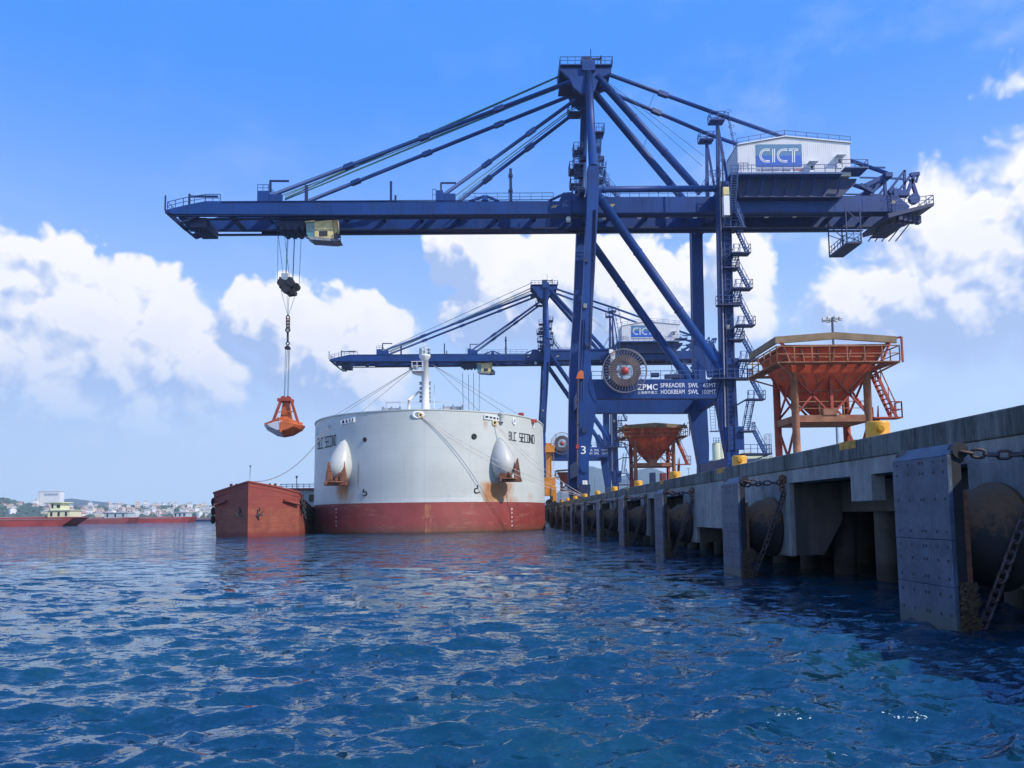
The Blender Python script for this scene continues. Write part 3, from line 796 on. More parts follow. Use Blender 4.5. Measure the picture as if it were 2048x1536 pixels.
# lettering
def lett(body, x0, y0, x1, y1, name='lettering', m='whitelet', Y=None, bold=.0):
    a = P(x0, y1, Y or NY+.12); b = P(x1, y0, Y or NY+.12)
    return letters_on_front(body, a.x, a.z, (Y or NY+.12)-.004, b.z-a.z, m, CR, name, width=b.x-a.x, bold=bold)
lett('ZPMC', 1275, 768, 1315, 780, bold=.005)
lett('上海振华重工', 1275, 782, 1315, 788)
lett('SPREADER', 1321, 766, 1370, 775, bold=.0); lett('SWL', 1377, 766, 1397, 775, bold=.0); lett('65MT', 1407, 766, 1432, 775, bold=.0)
lett('HOOKBEAM', 1322, 779, 1369, 788, bold=.0); lett('SWL', 1377, 779, 1397, 788, bold=.0); lett('100MT', 1405, 779, 1432, 788, bold=.0)
lett('3', 1162, 892, 1171.5, 908, 'number', Y=NY)
# tubes of the frames
pA, pB = P(1189, 382, NY+.7), P(1446, 745, NY+.7)
two('diagonal_brace', lambda b, d: b.tube(off(pA, d), off(pB, d), .60, 20))
pA2, pB2 = P(1196, 379, NY+.7), P(1438, 377, NY+.7)
two('horizontal_brace', lambda b, d: b.tube(off(pA2, d), off(pB2, d), .42, 18))
two('gusset', lambda b, d: b.prism([(pB.x-2.6, pB.z+3.2), (pB.x-1.5, pB.z+4.0), (pB.x+.2, pB.z+1.4), (pB.x+.2, pB.z-.6), (pB.x-2.0, pB.z-.6)], NY+d+.35, NY+d+1.05))
# top cross beams that carry the girders
zt = P(1180, 400, NY).z
for pxx in (1186, 1450):
    x = P(pxx, 400, NY).x
    MB().box((x-.6, NY+1.51, zt+.2-.0), (x+.6, NY+FYD-.01, zt+1.9)).build('cross_beam', 'blue', CR)
# towers
tA = P(1186, 333, NY+.7); tB = P(1176, 128, 101.4)
def tower(b, d):
    q = tB if d == 0 else Vector((tB.x, 105.3, tB.z)); b.tube(off(tA, d), q, .60, 20, .50)
two('tower_post', tower)
TY0, TY1 = 101.4, 105.3
def TP(px, py): return P(px, py, TY0)
# apex head
a = MB()
top = TP(1176, 128)
a.box((top.x-.9, TY0-.7, top.z-1.3), (top.x+.9, TY1+.7, top.z+.1))
for d0 in (TY0-.3, TY1-.3):
    a.prism(poly([(1119, 138), (1121, 143), (1140, 160), (1146, 176), (1163, 190), (1188, 184), (1198, 158), (1222, 148), (1222, 138)], TY0), d0, d0+.6)
a.box(TP(1119, 143), Vector((TP(1128, 138).x, TY1+.3, TP(1, 138).z))).box(TP(1214, 143), Vector((TP(1222, 138).x, TY1+.3, TP(1, 138).z))).box(TP(1148, 183), Vector((TP(1160, 176).x, TY1+.3, TP(1, 172).z)))
a.build('apex_head', 'blue', CR)
pf = MB(); zp = TP(1176, 136).z+.25; xl, xr = TP(1120, 136).x, TP(1224, 136).x
pf.box((xl, TY0-.6, zp-.12), (xr, TY1+1, zp)); pfm = pf.build('apex_platform', 'rail', CR)
MB().rails([(xl, TY1+1, zp), (xl, TY0-.6, zp), (xr, TY0-.6, zp), (xr, TY1+1, zp), (xl, TY1+1, zp)], 1.0, 1.0, .04).build('railing', 'rail', pfm)
s_ = MB(); s_.tube((TP(1181, 0).x, TY0+1, zp), (TP(1181, 0).x, TY0+1, TP(1181, 89).z), .05, 6); s_.tube((TP(1199, 0).x, TY0, zp), (TP(1199, 0).x, TY0, TP(1199, 112).z), .12, 8)
s_.tube((TP(1181, 0).x, TY0, TP(1, 121).z), (TP(1201, 0).x, TY0, TP(1, 121).z), .12, 8); s_.tube((TP(1218, 0).x, TY0+4, zp), (TP(1218, 0).x, TY0+4, TP(1, 118).z), .06, 6)
s_.box((TP(1160, 0).x, TY0-.3, zp), (TP(1180, 0).x, TY0+1.5, zp+1.3)); s_.build('mast', 'dkblue', CR)
lp = MB()
for i in range(0, 2):
    z = TP(1160, 168+14*i).z; x0, x1 = TP(1116+26*i, 0).x, TP(1160, 0).x
    lp.box((x0, TY0, z-.1), (x1, TY0+3, z)); 
lp.build('apex_bracket', 'dkblue', CR)
# back stays (tubes to the girder), fore stays, rear stays; near and far alike
GC = GY+GT/2
def stay(name, p0, p1, r, m='blue', joints=0, n=14):
    for near in (True, False):
        a_ = Vector((p0.x, TY0 if near else TY1, p0.z)); b_ = Vector((p1.x, GC if near else GC+GD, p1.z))
        mb = MB().tube(a_, b_, r, n)
        for j in range(joints):
            c = a_.lerp(b_, (j+1)/(joints+1)); dd_ = (b_-a_).normalized(); mb.beam(c-dd_*.7, c+dd_*.7, r*2.3, r*2.2)
        mb.build(name, m, CR)
stay('back_stay', P(1193, 152, TY0), P(1402, 386, GC), .52, n=20)
stay('fore_stay', P(1148, 160, TY0), P(548, 389, GC), .27, joints=3)
stay('inner_fore_stay', P(1150, 200, TY0), P(886, 391, GC), .25, joints=2)
stay('rear_stay', P(1215, 148, TY0), P(1435, 228, GC), .27, joints=1)
stay('rear_stay', P(1435, 228, GC), P(1772, 345, GC), .25, joints=1) if False else None
def stay2(name, p0, p1, r):
    for near in (True, False):
        y = GC if near else GC+GD
        MB().tube((p0.x, y, p0.z), (p1.x, y, p1.z), r, 12).build(name, 'blue', CR)
stay2('rear_stay', P(1435, 228, GC), P(1775, 347, GC), .27)
def ropes(name, pairs, r=.045, m='rope'):
    for a_, c_ in pairs: MB().tube(a_, c_, r, 5).build1(name, m, CR)
ropes('boom_hoist_rope', [(P(1122, y0, TY0+1+k*1.4), P(570, y1, TY0+2.2+k*1.0)) for k, (y0, y1) in enumerate([(150, 396), (152, 397), (170, 399), (173, 400), (150, 392)])]
      + [(P(1130, 172, 105), P(560, 392, 105)), (P(1150, 212, 105), P(905, 396, 105)), (P(1150, 216, 107), P(915, 397, 107))], .075)
ropes('tower_rope', [(P(1217, 165, 104), P(1408, 312, 104)), (P(1217, 168, 107), P(1405, 333, 107)), (P(1308, 188, 103), P(1297, 216, 103)), (P(1294, 275, 103), P(1286, 297, 103))], .035)

# boom and girder: twin boxes
boomp = poly([(344,428),(330,420),(366,411),(410,402),(1143,402),(1143,430)], GY)
girp = poly([(1144,394),(1795,391),(1820,412),(1815,423),(1144,426)], GY)
for d in (0, GD):
    bm = MB().prism(boomp, GY+d, GY+d+GT).build('boom_girder', 'blue', CR, bevel=.03)
    gm = MB().prism(girp, GY+d, GY+d+GT).build('main_girder', 'blue', CR, bevel=.03)
zt0, zt1 = P(700, 402, GY).z, P(700, 430, GY).z
xs0, xs1 = P(350, 430, GY).x, P(1815, 430, GY).x
# trolley rails hung inside the girders
MB().box((xs0+1, GY+GT+.002, zt1-.10), (xs1-1, GY+GT+.35, zt1+.12)).box((xs0+1, GY+GD-.35, zt1-.10), (xs1-1, GY+GD-.002, zt1+.12)).build('trolley_rail', 'dkblue', CR)
# second chord along the far box, seen below it
MB().box((xs0+3, GY+GD+.002+GT, zt1-.12), (xs1-3, GY+GD+GT+.7, zt1-.02)).box((P(500,0,GY).x, GY+GD+GT+.1, zt1-.015), (xs1-8, GY+GD+GT+.5, zt1+.9)).build('cable_tray', 'dkblue', CR)
cb = MB(); x = xs0+.6
cb.box((xs0, GY+GT, zt1+.1), (xs0+1.0, GY+GD, zt0-.6))
for i in range(18):
    x = xs0+6+i*5.4
    if x > xs1-2: break
    cb.box((x, GY+GT+.001, zt0-.75), (x+.45, GY+GD-.001, zt0-.15))
cb.build('cross_tie', 'blue', CR)
# walkway on the outside of the girders
wk = MB(); zw = zt0+.02
wk.box((P(430,0,GY).x, GY-.95, zt0-.25), (P(858,0,GY).x, GY-.01, zt0-.18)) if False else None
wx0, wx1 = P(858, 0, GY).x, P(1150, 0, GY).x
rl = MB(); rl.rails([(P(925, 0, GY).x, GY+.1, zt0), (P(1100, 0, GY).x, GY+.1, zt0)], 1.05, 1.6, .035)
rl.rails([(P(1212, 0, GY).x, GY+.1, P(1212, 394, GY).z), (P(1400, 0, GY).x, GY+.1, P(1400, 393, GY).z)], 1.1, 1.4, .035)
rl.rails([(P(440, 402, GY).x, GY+.1, zt0), (P(410, 402, GY).x, GY+.1, zt0), (P(366, 411, GY).x, GY+.1, P(366, 411, GY).z), (P(334, 419, GY).x, GY+.1, P(334, 419, GY).z), (P(334, 419, GY).x, GY+GD, P(334, 419, GY).z)], 1.1, 1.3, .04)
rl.rails([(P(600, 402, GY).x, GY+GD+1, zt0), (P(1130, 402, GY).x, GY+GD+1, zt0)], 1.05, 1.8, .035)
rl.rails([(P(1215, 402, GY).x, GY+GD+1.0, zt0+.6), (P(1420, 402, GY).x, GY+GD+1.0, zt0+.6)], 1.05, 1.8, .035)
rl.build('walkway_railing', 'rail', CR)
# things standing on the boom
st = MB()
def post(px, y0, y1, wpx=5, Y=GC):
    a_ = P(px, y0, Y); b_ = P(px, y1, Y); b_.x = a_.x; st.beam(a_, b_, wpx*.066, wpx*.066)
post(782, 363, 403, 4.5); post(791, 391, 403, 4); post(1021, 338, 403, 6); post(1021, 350, 354, 9); post(1021, 380, 384, 9); post(613, 371, 403, 6)
post(541, 361, 384, 4); st.beam(P(540, 362, GC), P(578, 362, GC), .22, .22); post(882, 366, 384, 3.5); st.beam(P(882, 366, GC), P(912, 366, GC), .2, .2)
post(379, 388, 411, 3.5); st.beam(P(379, 393, GC), P(436, 393, GC), .25, .22); post(331, 391, 421, 2.5)
st.build('service_post', 'dkblue', CR)
hp_ = MB()
for xa, xb, yt in ((515, 537, 382), (872, 886, 381)):
    a_, b_ = P(xa, yt, GY), P(xb, 402, GY); hp_.box((a_.x, GY-.1, b_.z), (b_.x, GY+GT+.1, a_.z)); hp_.box((a_.x, GY+GD-.1, b_.z), (b_.x, GY+GD+GT+.1, a_.z)); hp_.box((a_.x+.2, GY+GT+.11, a_.z-.8), (b_.x-.2, GY+GD-.11, a_.z-.1))
    hp_.box((b_.x, GY+.2, b_.z), (b_.x+1.7, GY+GT-.2, a_.z-.35)); hp_.box((b_.x, GY+GD+.2, b_.z), (b_.x+1.7, GY+GD+GT-.2, a_.z-.35))
hp_.build('stay_anchor', 'blue', CR)
MB().rails([(P(515, 382, GY).x, GY, P(515, 382, GY).z), (P(537, 382, GY).x, GY, P(515, 382, GY).z), (P(537, 382, GY).x, GY+GD, P(515, 382, GY).z)], .9, .7, .035).rails([(P(865, 402, GY).x, GY, zt0), (P(872, 402, GY).x, GY, zt0)], 1.6, .5, .035).build('platform_railing', 'rail', CR)
hu = MB()
hu.pprism([(1118, 402), (1126, 385), (1143, 384), (1158, 394), (1158, 402)], GY-.002, GT); hu.prism(poly([(1118, 402), (1126, 385), (1143, 384), (1158, 394), (1158, 402)], GY), GY+GD, GY+GD+GT)
hu.pprism([(963, 402), (966, 391), (974, 391), (977, 402)], GY-.002, GT)
for a_, b_ in ((P(970, 392, GC), P(938, 403, GC)), (P(972, 392, GC), P(998, 403, GC)), (P(1128, 388, GC), P(1098, 402, GC))): hu.beam(a_, b_, .3, .28)
hu.build('hinge_housing', 'blue', CR)
# striped warning marks
for cx, cy, Y in ((1109, 413, GY), (1224, 411, GY), (1787, 404, GY)):
    mk = MB()
    for k in (-1, 0, 1):
        a_ = P(cx-3+k*3.2, cy+3, Y); mk.beam((a_.x, Y-.015, a_.z), (a_.x+.38, Y-.015, a_.z+.42), .02, .10)
    mk.build('warning_stripes', 'cream', CR)
# lamps under the girder
for px_, py_ in ((1208, 437), (1278, 435), (1335, 434), (1390, 434), (1533, 433), (1589, 432), (1655, 431)):
    a_ = P(px_, py_, GY+1.4); MB().cbox(a_, (.55, .4, .28)).build('lamp', 'white', CR)
a_ = P(1137, 438, GY+.6); MB().lathe([(0, -.45), (.28, -.4), (.36, 0), (.28, .3), (0, .42)], 14, c=a_).build('floodlight', 'white', CR)
# boom tip frame
tp = MB()
for d in (0, GD):
    tp.beam(off(P(332, 424, GC), d), off(P(360, 447, GC), d), .35, .35); tp.beam(off(P(360, 447, GC), d), off(P(400, 431, GC), d), .3, .3)
tp.box(P(330, 421, GY)-Vector((0, 0, .35)), P(338, 421, GY)+Vector((0, GD+GT, .0)))
a_, b_ = P(392, 452, GY+3), P(423, 465, GY+3); tp.box((a_.x, GY+1, b_.z), (b_.x, GY+GD, a_.z+.4))
tp.box((P(372, 455, GY).x, GY+1.5, P(380, 460, GY).z), (P(390, 455, GY).x, GY+3.0, P(380, 458.5, GY).z))
tp.rails([(P(372, 455, GY).x, GY+1.5, P(380, 459, GY).z), (P(390, 455, GY).x, GY+1.5, P(380, 459, GY).z)], 1.0, .6, .04)
tp.beam(P(390, 462, GY+4), P(396, 475, GY+4), .15, .15); tp.pprism([(455, 430), (470, 430), (482, 447), (470, 447)], GY+GT+.5, 3.0)
tp.build('tip_frame', 'dkblue', CR)

# machinery house
HY = 101.4
hb = MB().prism(poly([(1476, 352), (1475, 291), (1570, 275), (1699, 287), (1702, 352)], HY), HY, HY+6.2)
MH = hb.build('machinery_house', 'house', CR)
ri = MB(); 
x0, x1 = P(1477, 350, HY).x, P(1700, 350, HY).x; k = 0; x = x0+.15
zr0 = P(1500, 351, HY).z
while x < x1-.1:
    pxx = 1476+(x-x0)/(x1-x0)*224; ytop = 291-(pxx-1475)*.168 if pxx < 1570 else 275+(pxx-1570)*.093
    ri.box((x, HY-.025, zr0), (x+.05, HY-.001, P(pxx, ytop+1, HY).z)); x += .28
ri.build('cladding_ribs', 'house', MH)
rr_ = [P(1474, 290.5, HY), P(1570, 274, HY), P(1702, 286.5, HY)]
rm_ = MB()
for a_, b_ in zip(rr_[:-1], rr_[1:]): rm_.add([(a_.x, HY-.2, a_.z), (b_.x, HY-.2, b_.z), (b_.x, HY+6.4, b_.z), (a_.x, HY+6.4, a_.z), (a_.x, HY-.2, a_.z+.12), (b_.x, HY-.2, b_.z+.12), (b_.x, HY+6.4, b_.z+.12), (a_.x, HY+6.4, a_.z+.12)], [(0,3,2,1),(4,5,6,7),(0,1,5,4),(1,2,6,5),(2,3,7,6),(3,0,4,7)])
rm_.build('roof', 'white', MH)
rh = MB(); rh.rails([off(p, .1) for p in rr_], 1.0, 1.6, .03); rh.build('roof_railing', 'rail', MH)
sY = HY-.05
a_, b_ = P(1512, 289, sY), P(1604, 311, sY); MB().box((a_.x, sY-.03, b_.z), (b_.x, sY, a_.z)).build('sign_board', 'signtop', MH)
a_, b_ = P(1512, 311.2, sY), P(1604, 333, sY); MB().box((a_.x, sY-.03, b_.z), (b_.x, sY, a_.z)).build('sign_board', 'signbot', MH)
def stroke(b, pts, w_=.12):
    for p, q_ in zip(pts[:-1], pts[1:]):
        a_ = P(p[0], p[1], sY-.05); c_ = P(q_[0], q_[1], sY-.05); d_ = (c_-a_).normalized()*w_*.4
        nn = Vector((-d_.z, 0, d_.x)).normalized()*w_/2; b.add([a_-d_+nn, a_-d_-nn, c_+d_-nn, c_+d_+nn], [(0, 1, 2, 3)])
def arc(cx, cy, rx, ry, a0, a1, n=12): return [(cx+rx*math.cos(R(a0+(a1-a0)*i/n)), cy-ry*math.sin(R(a0+(a1-a0)*i/n))) for i in range(n+1)]
cc = MB()
for cx in (1531.5, 1566.5):
    for e in (0, 2.9): stroke(cc, [(cx+7.5, 298+e)]+arc(cx, 311, 12-e, 13-e, 90, 270)+[(cx+7.5, 324-e)], .11)
for xx in (1545.5, 1549.2): stroke(cc, [(xx, 298), (xx, 324)], .11)
stroke(cc, [(1578, 298), (1596, 298)], .11); stroke(cc, [(1578, 301), (1585, 301), (1585, 324)], .11); stroke(cc, [(1596, 301), (1589, 301), (1589, 324)], .11)
cc.build('logo_lettering', 'whitelet', MH)
def hlet(body, x0, y0, x1, y1, m):
    a_ = P(x0, y1, sY); b_ = P(x1, y0, sY); letters_on_front(body, a_.x, a_.z, sY-.01, b_.z-a_.z, m, MH, 'lettering', width=b_.x-a_.x, bold=.01)
hlet('Cai Lan International Container', 1513, 336.5, 1582, 341.5, 'navytext'); hlet('Terminal', 1585, 336.5, 1605, 341, 'redtext')
for (xa, ya, xb, yb) in ((1618, 330, 1630, 349), (1673, 317, 1685, 336)):
    a_, b_ = P(xa, ya, sY), P(xb, yb, sY); dr = MB().box((a_.x, sY-.06, b_.z), (b_.x, sY, a_.z)).build('door', 'white', MH)
    w1, w2 = P(xa+3, ya+2, sY), P(xb-3, ya+10, sY); MB().box((w1.x, sY-.08, w2.z), (w2.x, sY-.061, w1.z)).build('pane', 'dkglass', dr)
    MB().box((a_.x-.25, sY-.9, a_.z+.15), (b_.x+.25, sY, a_.z+.25)).build('canopy', 'white', dr)
# platform below the house
a_, b_ = P(1462, 352, HY-1.4), P(1722, 352, HY-1.4); zpl = P(1600, 352.5, HY).z
hp2 = MB(); hp2.box((a_.x, HY-1.3, zpl-.25), (b_.x-2.4, HY+6.6, zpl-.01))
hp2.box((P(1665, 0, HY).x, HY-1.3, zpl+.55), (P(1720, 0, HY-1.3).x, HY+1.5, zpl+.72))
hpm = hp2.build('house_platform', 'rail', CR)
MB().rails([(a_.x, HY-1.25, zpl), (P(1655, 0, HY-1.3).x, HY-1.25, zpl), (P(1668, 0, HY-1.3).x, HY-1.25, zpl+.7), (P(1719, 0, HY-1.3).x, HY-1.25, zpl+.7), (P(1719, 0, HY-1.3).x, HY+1.4, zpl+.7)], 1.05, 1.5, .035).build('railing', 'rail', hpm)
sup = MB(); sp = [(1470, 356), (1715, 356), (1712, 366), (1682, 393), (1480, 393)]
sup.prism(poly(sp, HY), HY+.2, HY+6.4); sup.build('house_support', 'dkblue', CR)
su2 = MB()
for px_ in range(1500, 1700, 26): su2.beam(P(px_, 358, HY-.9), P(px_-8, 388, HY+.1), .12, .18)
su2.build('support_bracket', 'blue', CR)

# small masts carrying the rear stays
rm2 = MB()
for px_, yt, yb, Y in ((1434, 236, 390, GC), (1434, 236, 390, GC+GD)):
    p0 = P(1434, 236, GC); b0_ = P(1437, 392, GC); p0.y = b0_.y = Y
    rm2.beam(b0_, p0, .55, .5, .3, .3); rm2.beam(Vector((b0_.x+1.6, Y, b0_.z)), p0-Vector((0, 0, .5)), .28, .28)
    rm2.box((p0.x-1.1, Y-.8, p0.z-.7), (p0.x+.9, Y+.8, p0.z-.45))
    rm2.ladder((p0.x+1.5, Y, p0.z+.8), (p0.x+2.4, Y, p0.z-4.8), .5, (0, 1, 0), True)
rm2.build('stay_mast', 'blue', CR)
r3 = MB()
for Y in (GC, GC+GD):
    p0 = P(1434, 236, GC); r3.rails([(p0.x-1.1, Y-.8, p0.z-.45), (p0.x+.9, Y-.8, p0.z-.45), (p0.x+.9, Y+.8, p0.z-.45), (p0.x-1.1, Y+.8, p0.z-.45), (p0.x-1.1, Y-.8, p0.z-.45)], 1.0, .9, .035)
x_, z_ = P(1420, 393, GC).x, P(1420, 393, GC).z
r3.rails([(x_-1.5, GC-.4, z_), (x_, GC-.4, z_+2.6), (x_+2.2, GC-.4, z_+2.6)], 1.0, .8, .035)
r3.ladder((x_-.4, GC-.6, z_), (x_+.9, GC-.6, z_+3), .5)
r3.build('mast_railing', 'rail', CR)

# platforms and stairs round the tower
tw = MB(); tr = MB()
def plat(pxa, pxb, py, Y, dep, hgt=1.1, closed=True):
    a_ = P(pxa, py, Y); b_ = P(pxb, py, Y); z = a_.z; tw.box((a_.x, Y, z-.15), (b_.x, Y+dep, z))
    tr.rails([(a_.x, Y+dep, z), (a_.x, Y, z), (b_.x, Y, z), (b_.x, Y+dep, z)], hgt, .8, .035)
plat(1137, 1163, 222, 105.0, 2.0); plat(1148, 1166, 299, 107, 2.2); plat(1140, 1166, 337, 108, 2.4); plat(1148, 1166, 326, 107, 2); plat(1142, 1163, 366, 108, 2.4); plat(1146, 1168, 388, 106, 2.4)
plat(1187, 1209, 262, 99.8, 2.0); plat(1188, 1207, 333, 100.3, 2.0); plat(1187, 1210, 356, 100.3, 2.0)
for k in range(6):
    y0 = 262+k*12; a_ = P(1191+(k % 2)*10, y0+12, 100.2); b_ = P(1191+((k+1) % 2)*10, y0, 100.2)
tr.stairs(P(1194, 333, 100.6), P(1199, 264, 100.6), .7, (1, 0, .0), n=26)
tr.stairs(P(1199, 380, 100.4), P(1208, 335, 100.4), .6, (1, 0, .0))
tr.stairs(P(1238, 398, GY+.5), P(1208, 360, GY+.5), .8, (0, 1, 0))
tw.box(P(1152, 375, 106), P(1166, 396, 109)); tw.box(P(1150, 345, 107), P(1160, 358, 109)); tw.box(P(1158, 380, 101), P(1166, 402, 104))
twm = tw.build('tower_platform', 'dkblue', CR); tr.build('tower_railing', 'rail', CR)

# landside stair tower, lift and rails
sx0 = P(1478, 500, NY).x
ss = MB(); sr = MB()
lev = [908, 862, 800, 757, 722, 680, 653, 607, 580, 537, 510, 460]
def zat(py): return P(1480, py, NY).z
Z_ = [zat(y) for y in lev]
xa = sx0-1.35
for i in range(len(lev)-1):
    z0, z1 = Z_[i], Z_[i+1]
    base = xa + (.6 if i < 3 else 0) + max(0, (8-i))*.08
    if i % 2 == 0:
        a_ = Vector((base+2.1, NY-.2, z0)); b_ = Vector((base+.9, NY+.3, z1))
        sr.stairs((base+2.4, NY-.3, z0), (base+1.0, NY-.3, z1), .75, (0, 1, 0))
        ss.box((base-.9, NY-.8, z1-.16), (base+1.1, NY+.9, z1)); sr.rails([(base+.1, NY-.75, z1), (base+1.1, NY-.75, z1), (base+1.1, NY+.8, z1)], 1.05, .9, .03)
    else:
        sr.stairs((base+.45, NY+.9, z0), (base+.75, NY-1.2, z1), .75, (1, 0, 0), n=max(6, int((z1-z0)/.24)))
        ss.box((base+.1, NY-1.3, z1-.16), (base+2.5, NY+.2, z1)); sr.rails([(base+.2, NY-1.25, z1), (base+2.5, NY-1.25, z1), (base+2.5, NY+.15, z1)], 1.05, .8, .03)
        ss.beam((base+.1, NY-.6, z1-.1), (base-1.3, NY-.1, z1-.9), .18, .18)
a_ = P(1436, 607, NY-1); b_ = P(1482, 607, NY-1); ss.box((a_.x, NY-1.0, a_.z-.2), (b_.x, NY+.1, a_.z)); sr.rails([(a_.x, NY, a_.z), (a_.x, NY-.95, a_.z), (b_.x, NY-.95, a_.z)], 1.1, .8, .035)
a_ = P(1425, 755, NY-1); b_ = P(1515, 755, NY-1); ss.box((a_.x, NY-1.0, a_.z-.2), (b_.x, NY-.01, a_.z)); sr.rails([(a_.x, NY-.95, a_.z), (b_.x, NY-.95, a_.z)], 1.1, 1.0, .035)
xb_ = xa+3.6; ss.box((xa+.4, NY-1.4, zat(908)-.2), (xb_+.6, NY+1.2, zat(908))); sr.rails([(xa+.6, NY-1.3, zat(908)), (xb_+.5, NY-1.3, zat(908)), (xb_+.5, NY+1.1, zat(908))], 1.1, .8, .035)
sr.beam((xa+.2, NY, zat(930)), (xb_+.4, NY-.5, zat(908)-.2), .15, .15)
ss.tube((xa-.15, NY+1.6, zat(900)), (xa-.5, NY+1.6, zat(440)), .13, 8)
for k in range(8):      # stair from the top landing up beside the girder
    pass
sr.stairs((xa+1.7, NY-1.0, zat(460)), (xa+.9, NY-1.0, zat(425)), .7, (0, 1, 0)); sr.stairs((xa+.3, NY-1.0, zat(425)), (xa+.9, NY-1.0, zat(352)), .8, (1, 0, 0))
ss.box((xa-.8, NY-1.4, zat(460)-.15), (xa+2.0, NY+.2, zat(460)))
sr.rails([(P(1478, 341, HY-1.5).x, HY-1.4, P(1478, 341, HY-1.5).z), (P(1497, 341, HY-1.5).x, HY-1.4, P(1478, 341, HY-1.5).z)], 1.1, .8, .035)
ss.build('stair_landing', 'dkblue', CR); sr.build('stairway', 'rail', CR)
el_ = MB()
for px_ in (1449.5, 1464): 
    a_ = P(px_-5 if px_ < 1455 else px_-4, 300 if px_ < 1455 else 362, NY-.3); b_ = P(px_+8, 905, NY-.3); el_.beam((a_.x, NY-.28, a_.z), (b_.x, NY-.28, b_.z), .16, .16)
for k in range(46):
    t_ = k/45; a_ = P(1449+t_*8, 440+t_*450, NY); b_ = P(1461+t_*8, 440+t_*450, NY); el_.beam((a_.x, NY-.2, a_.z), (b_.x, NY-.2, a_.z), .08, .10)
el_.build('lift_rack', 'dkblue', CR)
a_, b_ = P(1436, 250, NY-.5), P(1447, 905, NY-.5); MB().tube((P(1438, 255, NY-.5).x, NY-.35, a_.z), (P(1452, 870, NY-.5).x, NY-.35, P(1, 870, NY).z), .09, 8).build('lift_pipe', 'spoke', CR)
a_, b_ = P(1447, 391, NY-1.2), P(1460, 430, NY-1.2); lc = MB().box((a_.x, NY-1.2, b_.z), (b_.x, NY-.4, a_.z)).build('lift_cabin', 'white', CR)
a_, b_ = P(1447, 373, NY-1.2), P(1459, 388, NY-1.2); MB().box((a_.x, NY-1.1, b_.z), (b_.x, NY-.5, a_.z)).build('lift_motor', 'cream', lc)
a_, b_ = P(1444, 716, NY-.25), P(1481, 756, NY-.25); MB().box((a_.x+.1, NY-.2, b_.z), (b_.x-.1, NY-.01, a_.z)).box((a_.x+.1, NY-.2, P(1, 866, NY).z-3.2), (b_.x+.2, NY-.01, P(1, 868, NY).z)).build('leg_collar', 'blue', CR, bevel=.04)
# white marks where crane leg block shows joints
# rail along the portal beam top
MB().rails([(P(1184, 757, NY).x, NY+.2, zb1), (P(1440, 757, NY).x, NY+.2, zb1)], 1.1, 1.3, .035).rails([(P(1184, 757, NY).x, NY+FYD+1.2, zb1), (P(1440, 757, NY).x, NY+FYD+1.2, zb1)], 1.1, 1.3, .035).build('portal_railing', 'rail', CR)
cbx = MB(); a_ = P(1310, 750, NY+.6); cbx.cbox(a_, (1.0, .7, .5)); a_ = P(1348, 753, NY+.6); cbx.cbox(a_, (2.4, .8, .5)); cbx.build('equipment_box', 'dkblue', CR)
a_ = P(1160, 749, NY-.3); MB().prism([(a_.x-.5, a_.z-.55), (a_.x+.5, a_.z-.55), (a_.x+.42, a_.z+.35), (a_.x+.1, a_.z+.55), (a_.x-.3, a_.z+.2)], NY-.45, NY-.01).build('hose_box', 'orange', CR)
hs = MB(); hs.tube(P(1154.5, 756, NY-.2), P(1154.5, 930, NY-.2), .07, 6)
for y_ in (802, 847): hs.box(P(1152, y_, NY-.35), P(1160, y_+2, NY-.01))
hs.build('hose_pipe', 'chain', CR)
MB().cbox(P(1155, 893, NY-.2), (.35, .3, .5)).build('valve', 'hubred', CR)
# cable reel
RC = P(1250, 741, NY-1.2); RR = 45/F*NY*.98
rl_ = MB(); rl_.ring(RC, RR, .055, 'Y', 60, 6); rl_.ring(off(RC, .5), RR, .055, 'Y', 60, 6)
reel = rl_.build('cable_reel', 'spoke', CR)
sp_ = MB()
for k in range(40):
    t_ = 2*math.pi*k/40; d_ = Vector((math.cos(t_), 0, math.sin(t_)))
    sp_.beam(RC+d_*.4+Vector((0, -.05, 0)), RC+d_*(RR*.93)+Vector((0, -.02, 0)), .035, .05); sp_.beam(RC+d_*.4+Vector((0, .5, 0)), RC+d_*(RR*.93)+Vector((0, .5, 0)), .03, .04)
sp_.build('spoke', 'spoke', reel)
MB().lathe([(RR*.40, .02), (RR*.72, .02), (RR*.72, .42), (RR*.40, .42), (RR*.40, .02)], 60, 'Y', RC, smooth=False).build('coiled_cable', 'reelcable', reel)
MB().lathe([(0, -.32), (.30, -.30), (.42, -.15), (.46, .0), (.5, .5), (.5, 1.2), (0, 1.2)], 24, 'Y', RC).build('hub', 'hubred', reel)
a_ = P(1210, 800, NY); b_ = P(1224, 706, NY-.6); MB().beam((b_.x, NY-.25, b_.z), (b_.x, NY-.25, P(1, 757, NY).z), .3, .25).cbox(P(1222, 703, NY-.5), (.5, .4, .5)).build('reel_guide', 'white', reel)
# landside ladder near the far leg (hanging cage)
ld = MB(); a_ = P(1423, 797, NY+10); ld.ladder((a_.x, NY+10, a_.z), (a_.x+.15, NY+10, P(1, 877, NY+10).z), .7, (1, 0, 0)); ld.ladder((a_.x+.6, NY+9.4, a_.z), (a_.x+.75, NY+9.4, P(1, 877, NY+9.4).z), .6, (0, 1, 0))
ld.box((a_.x-.4, NY+9.3, P(1, 877, NY+10).z-.1), (a_.x+.9, NY+10.3, P(1, 877, NY+10).z)); ld.build('caged_ladder', 'rail', CR)

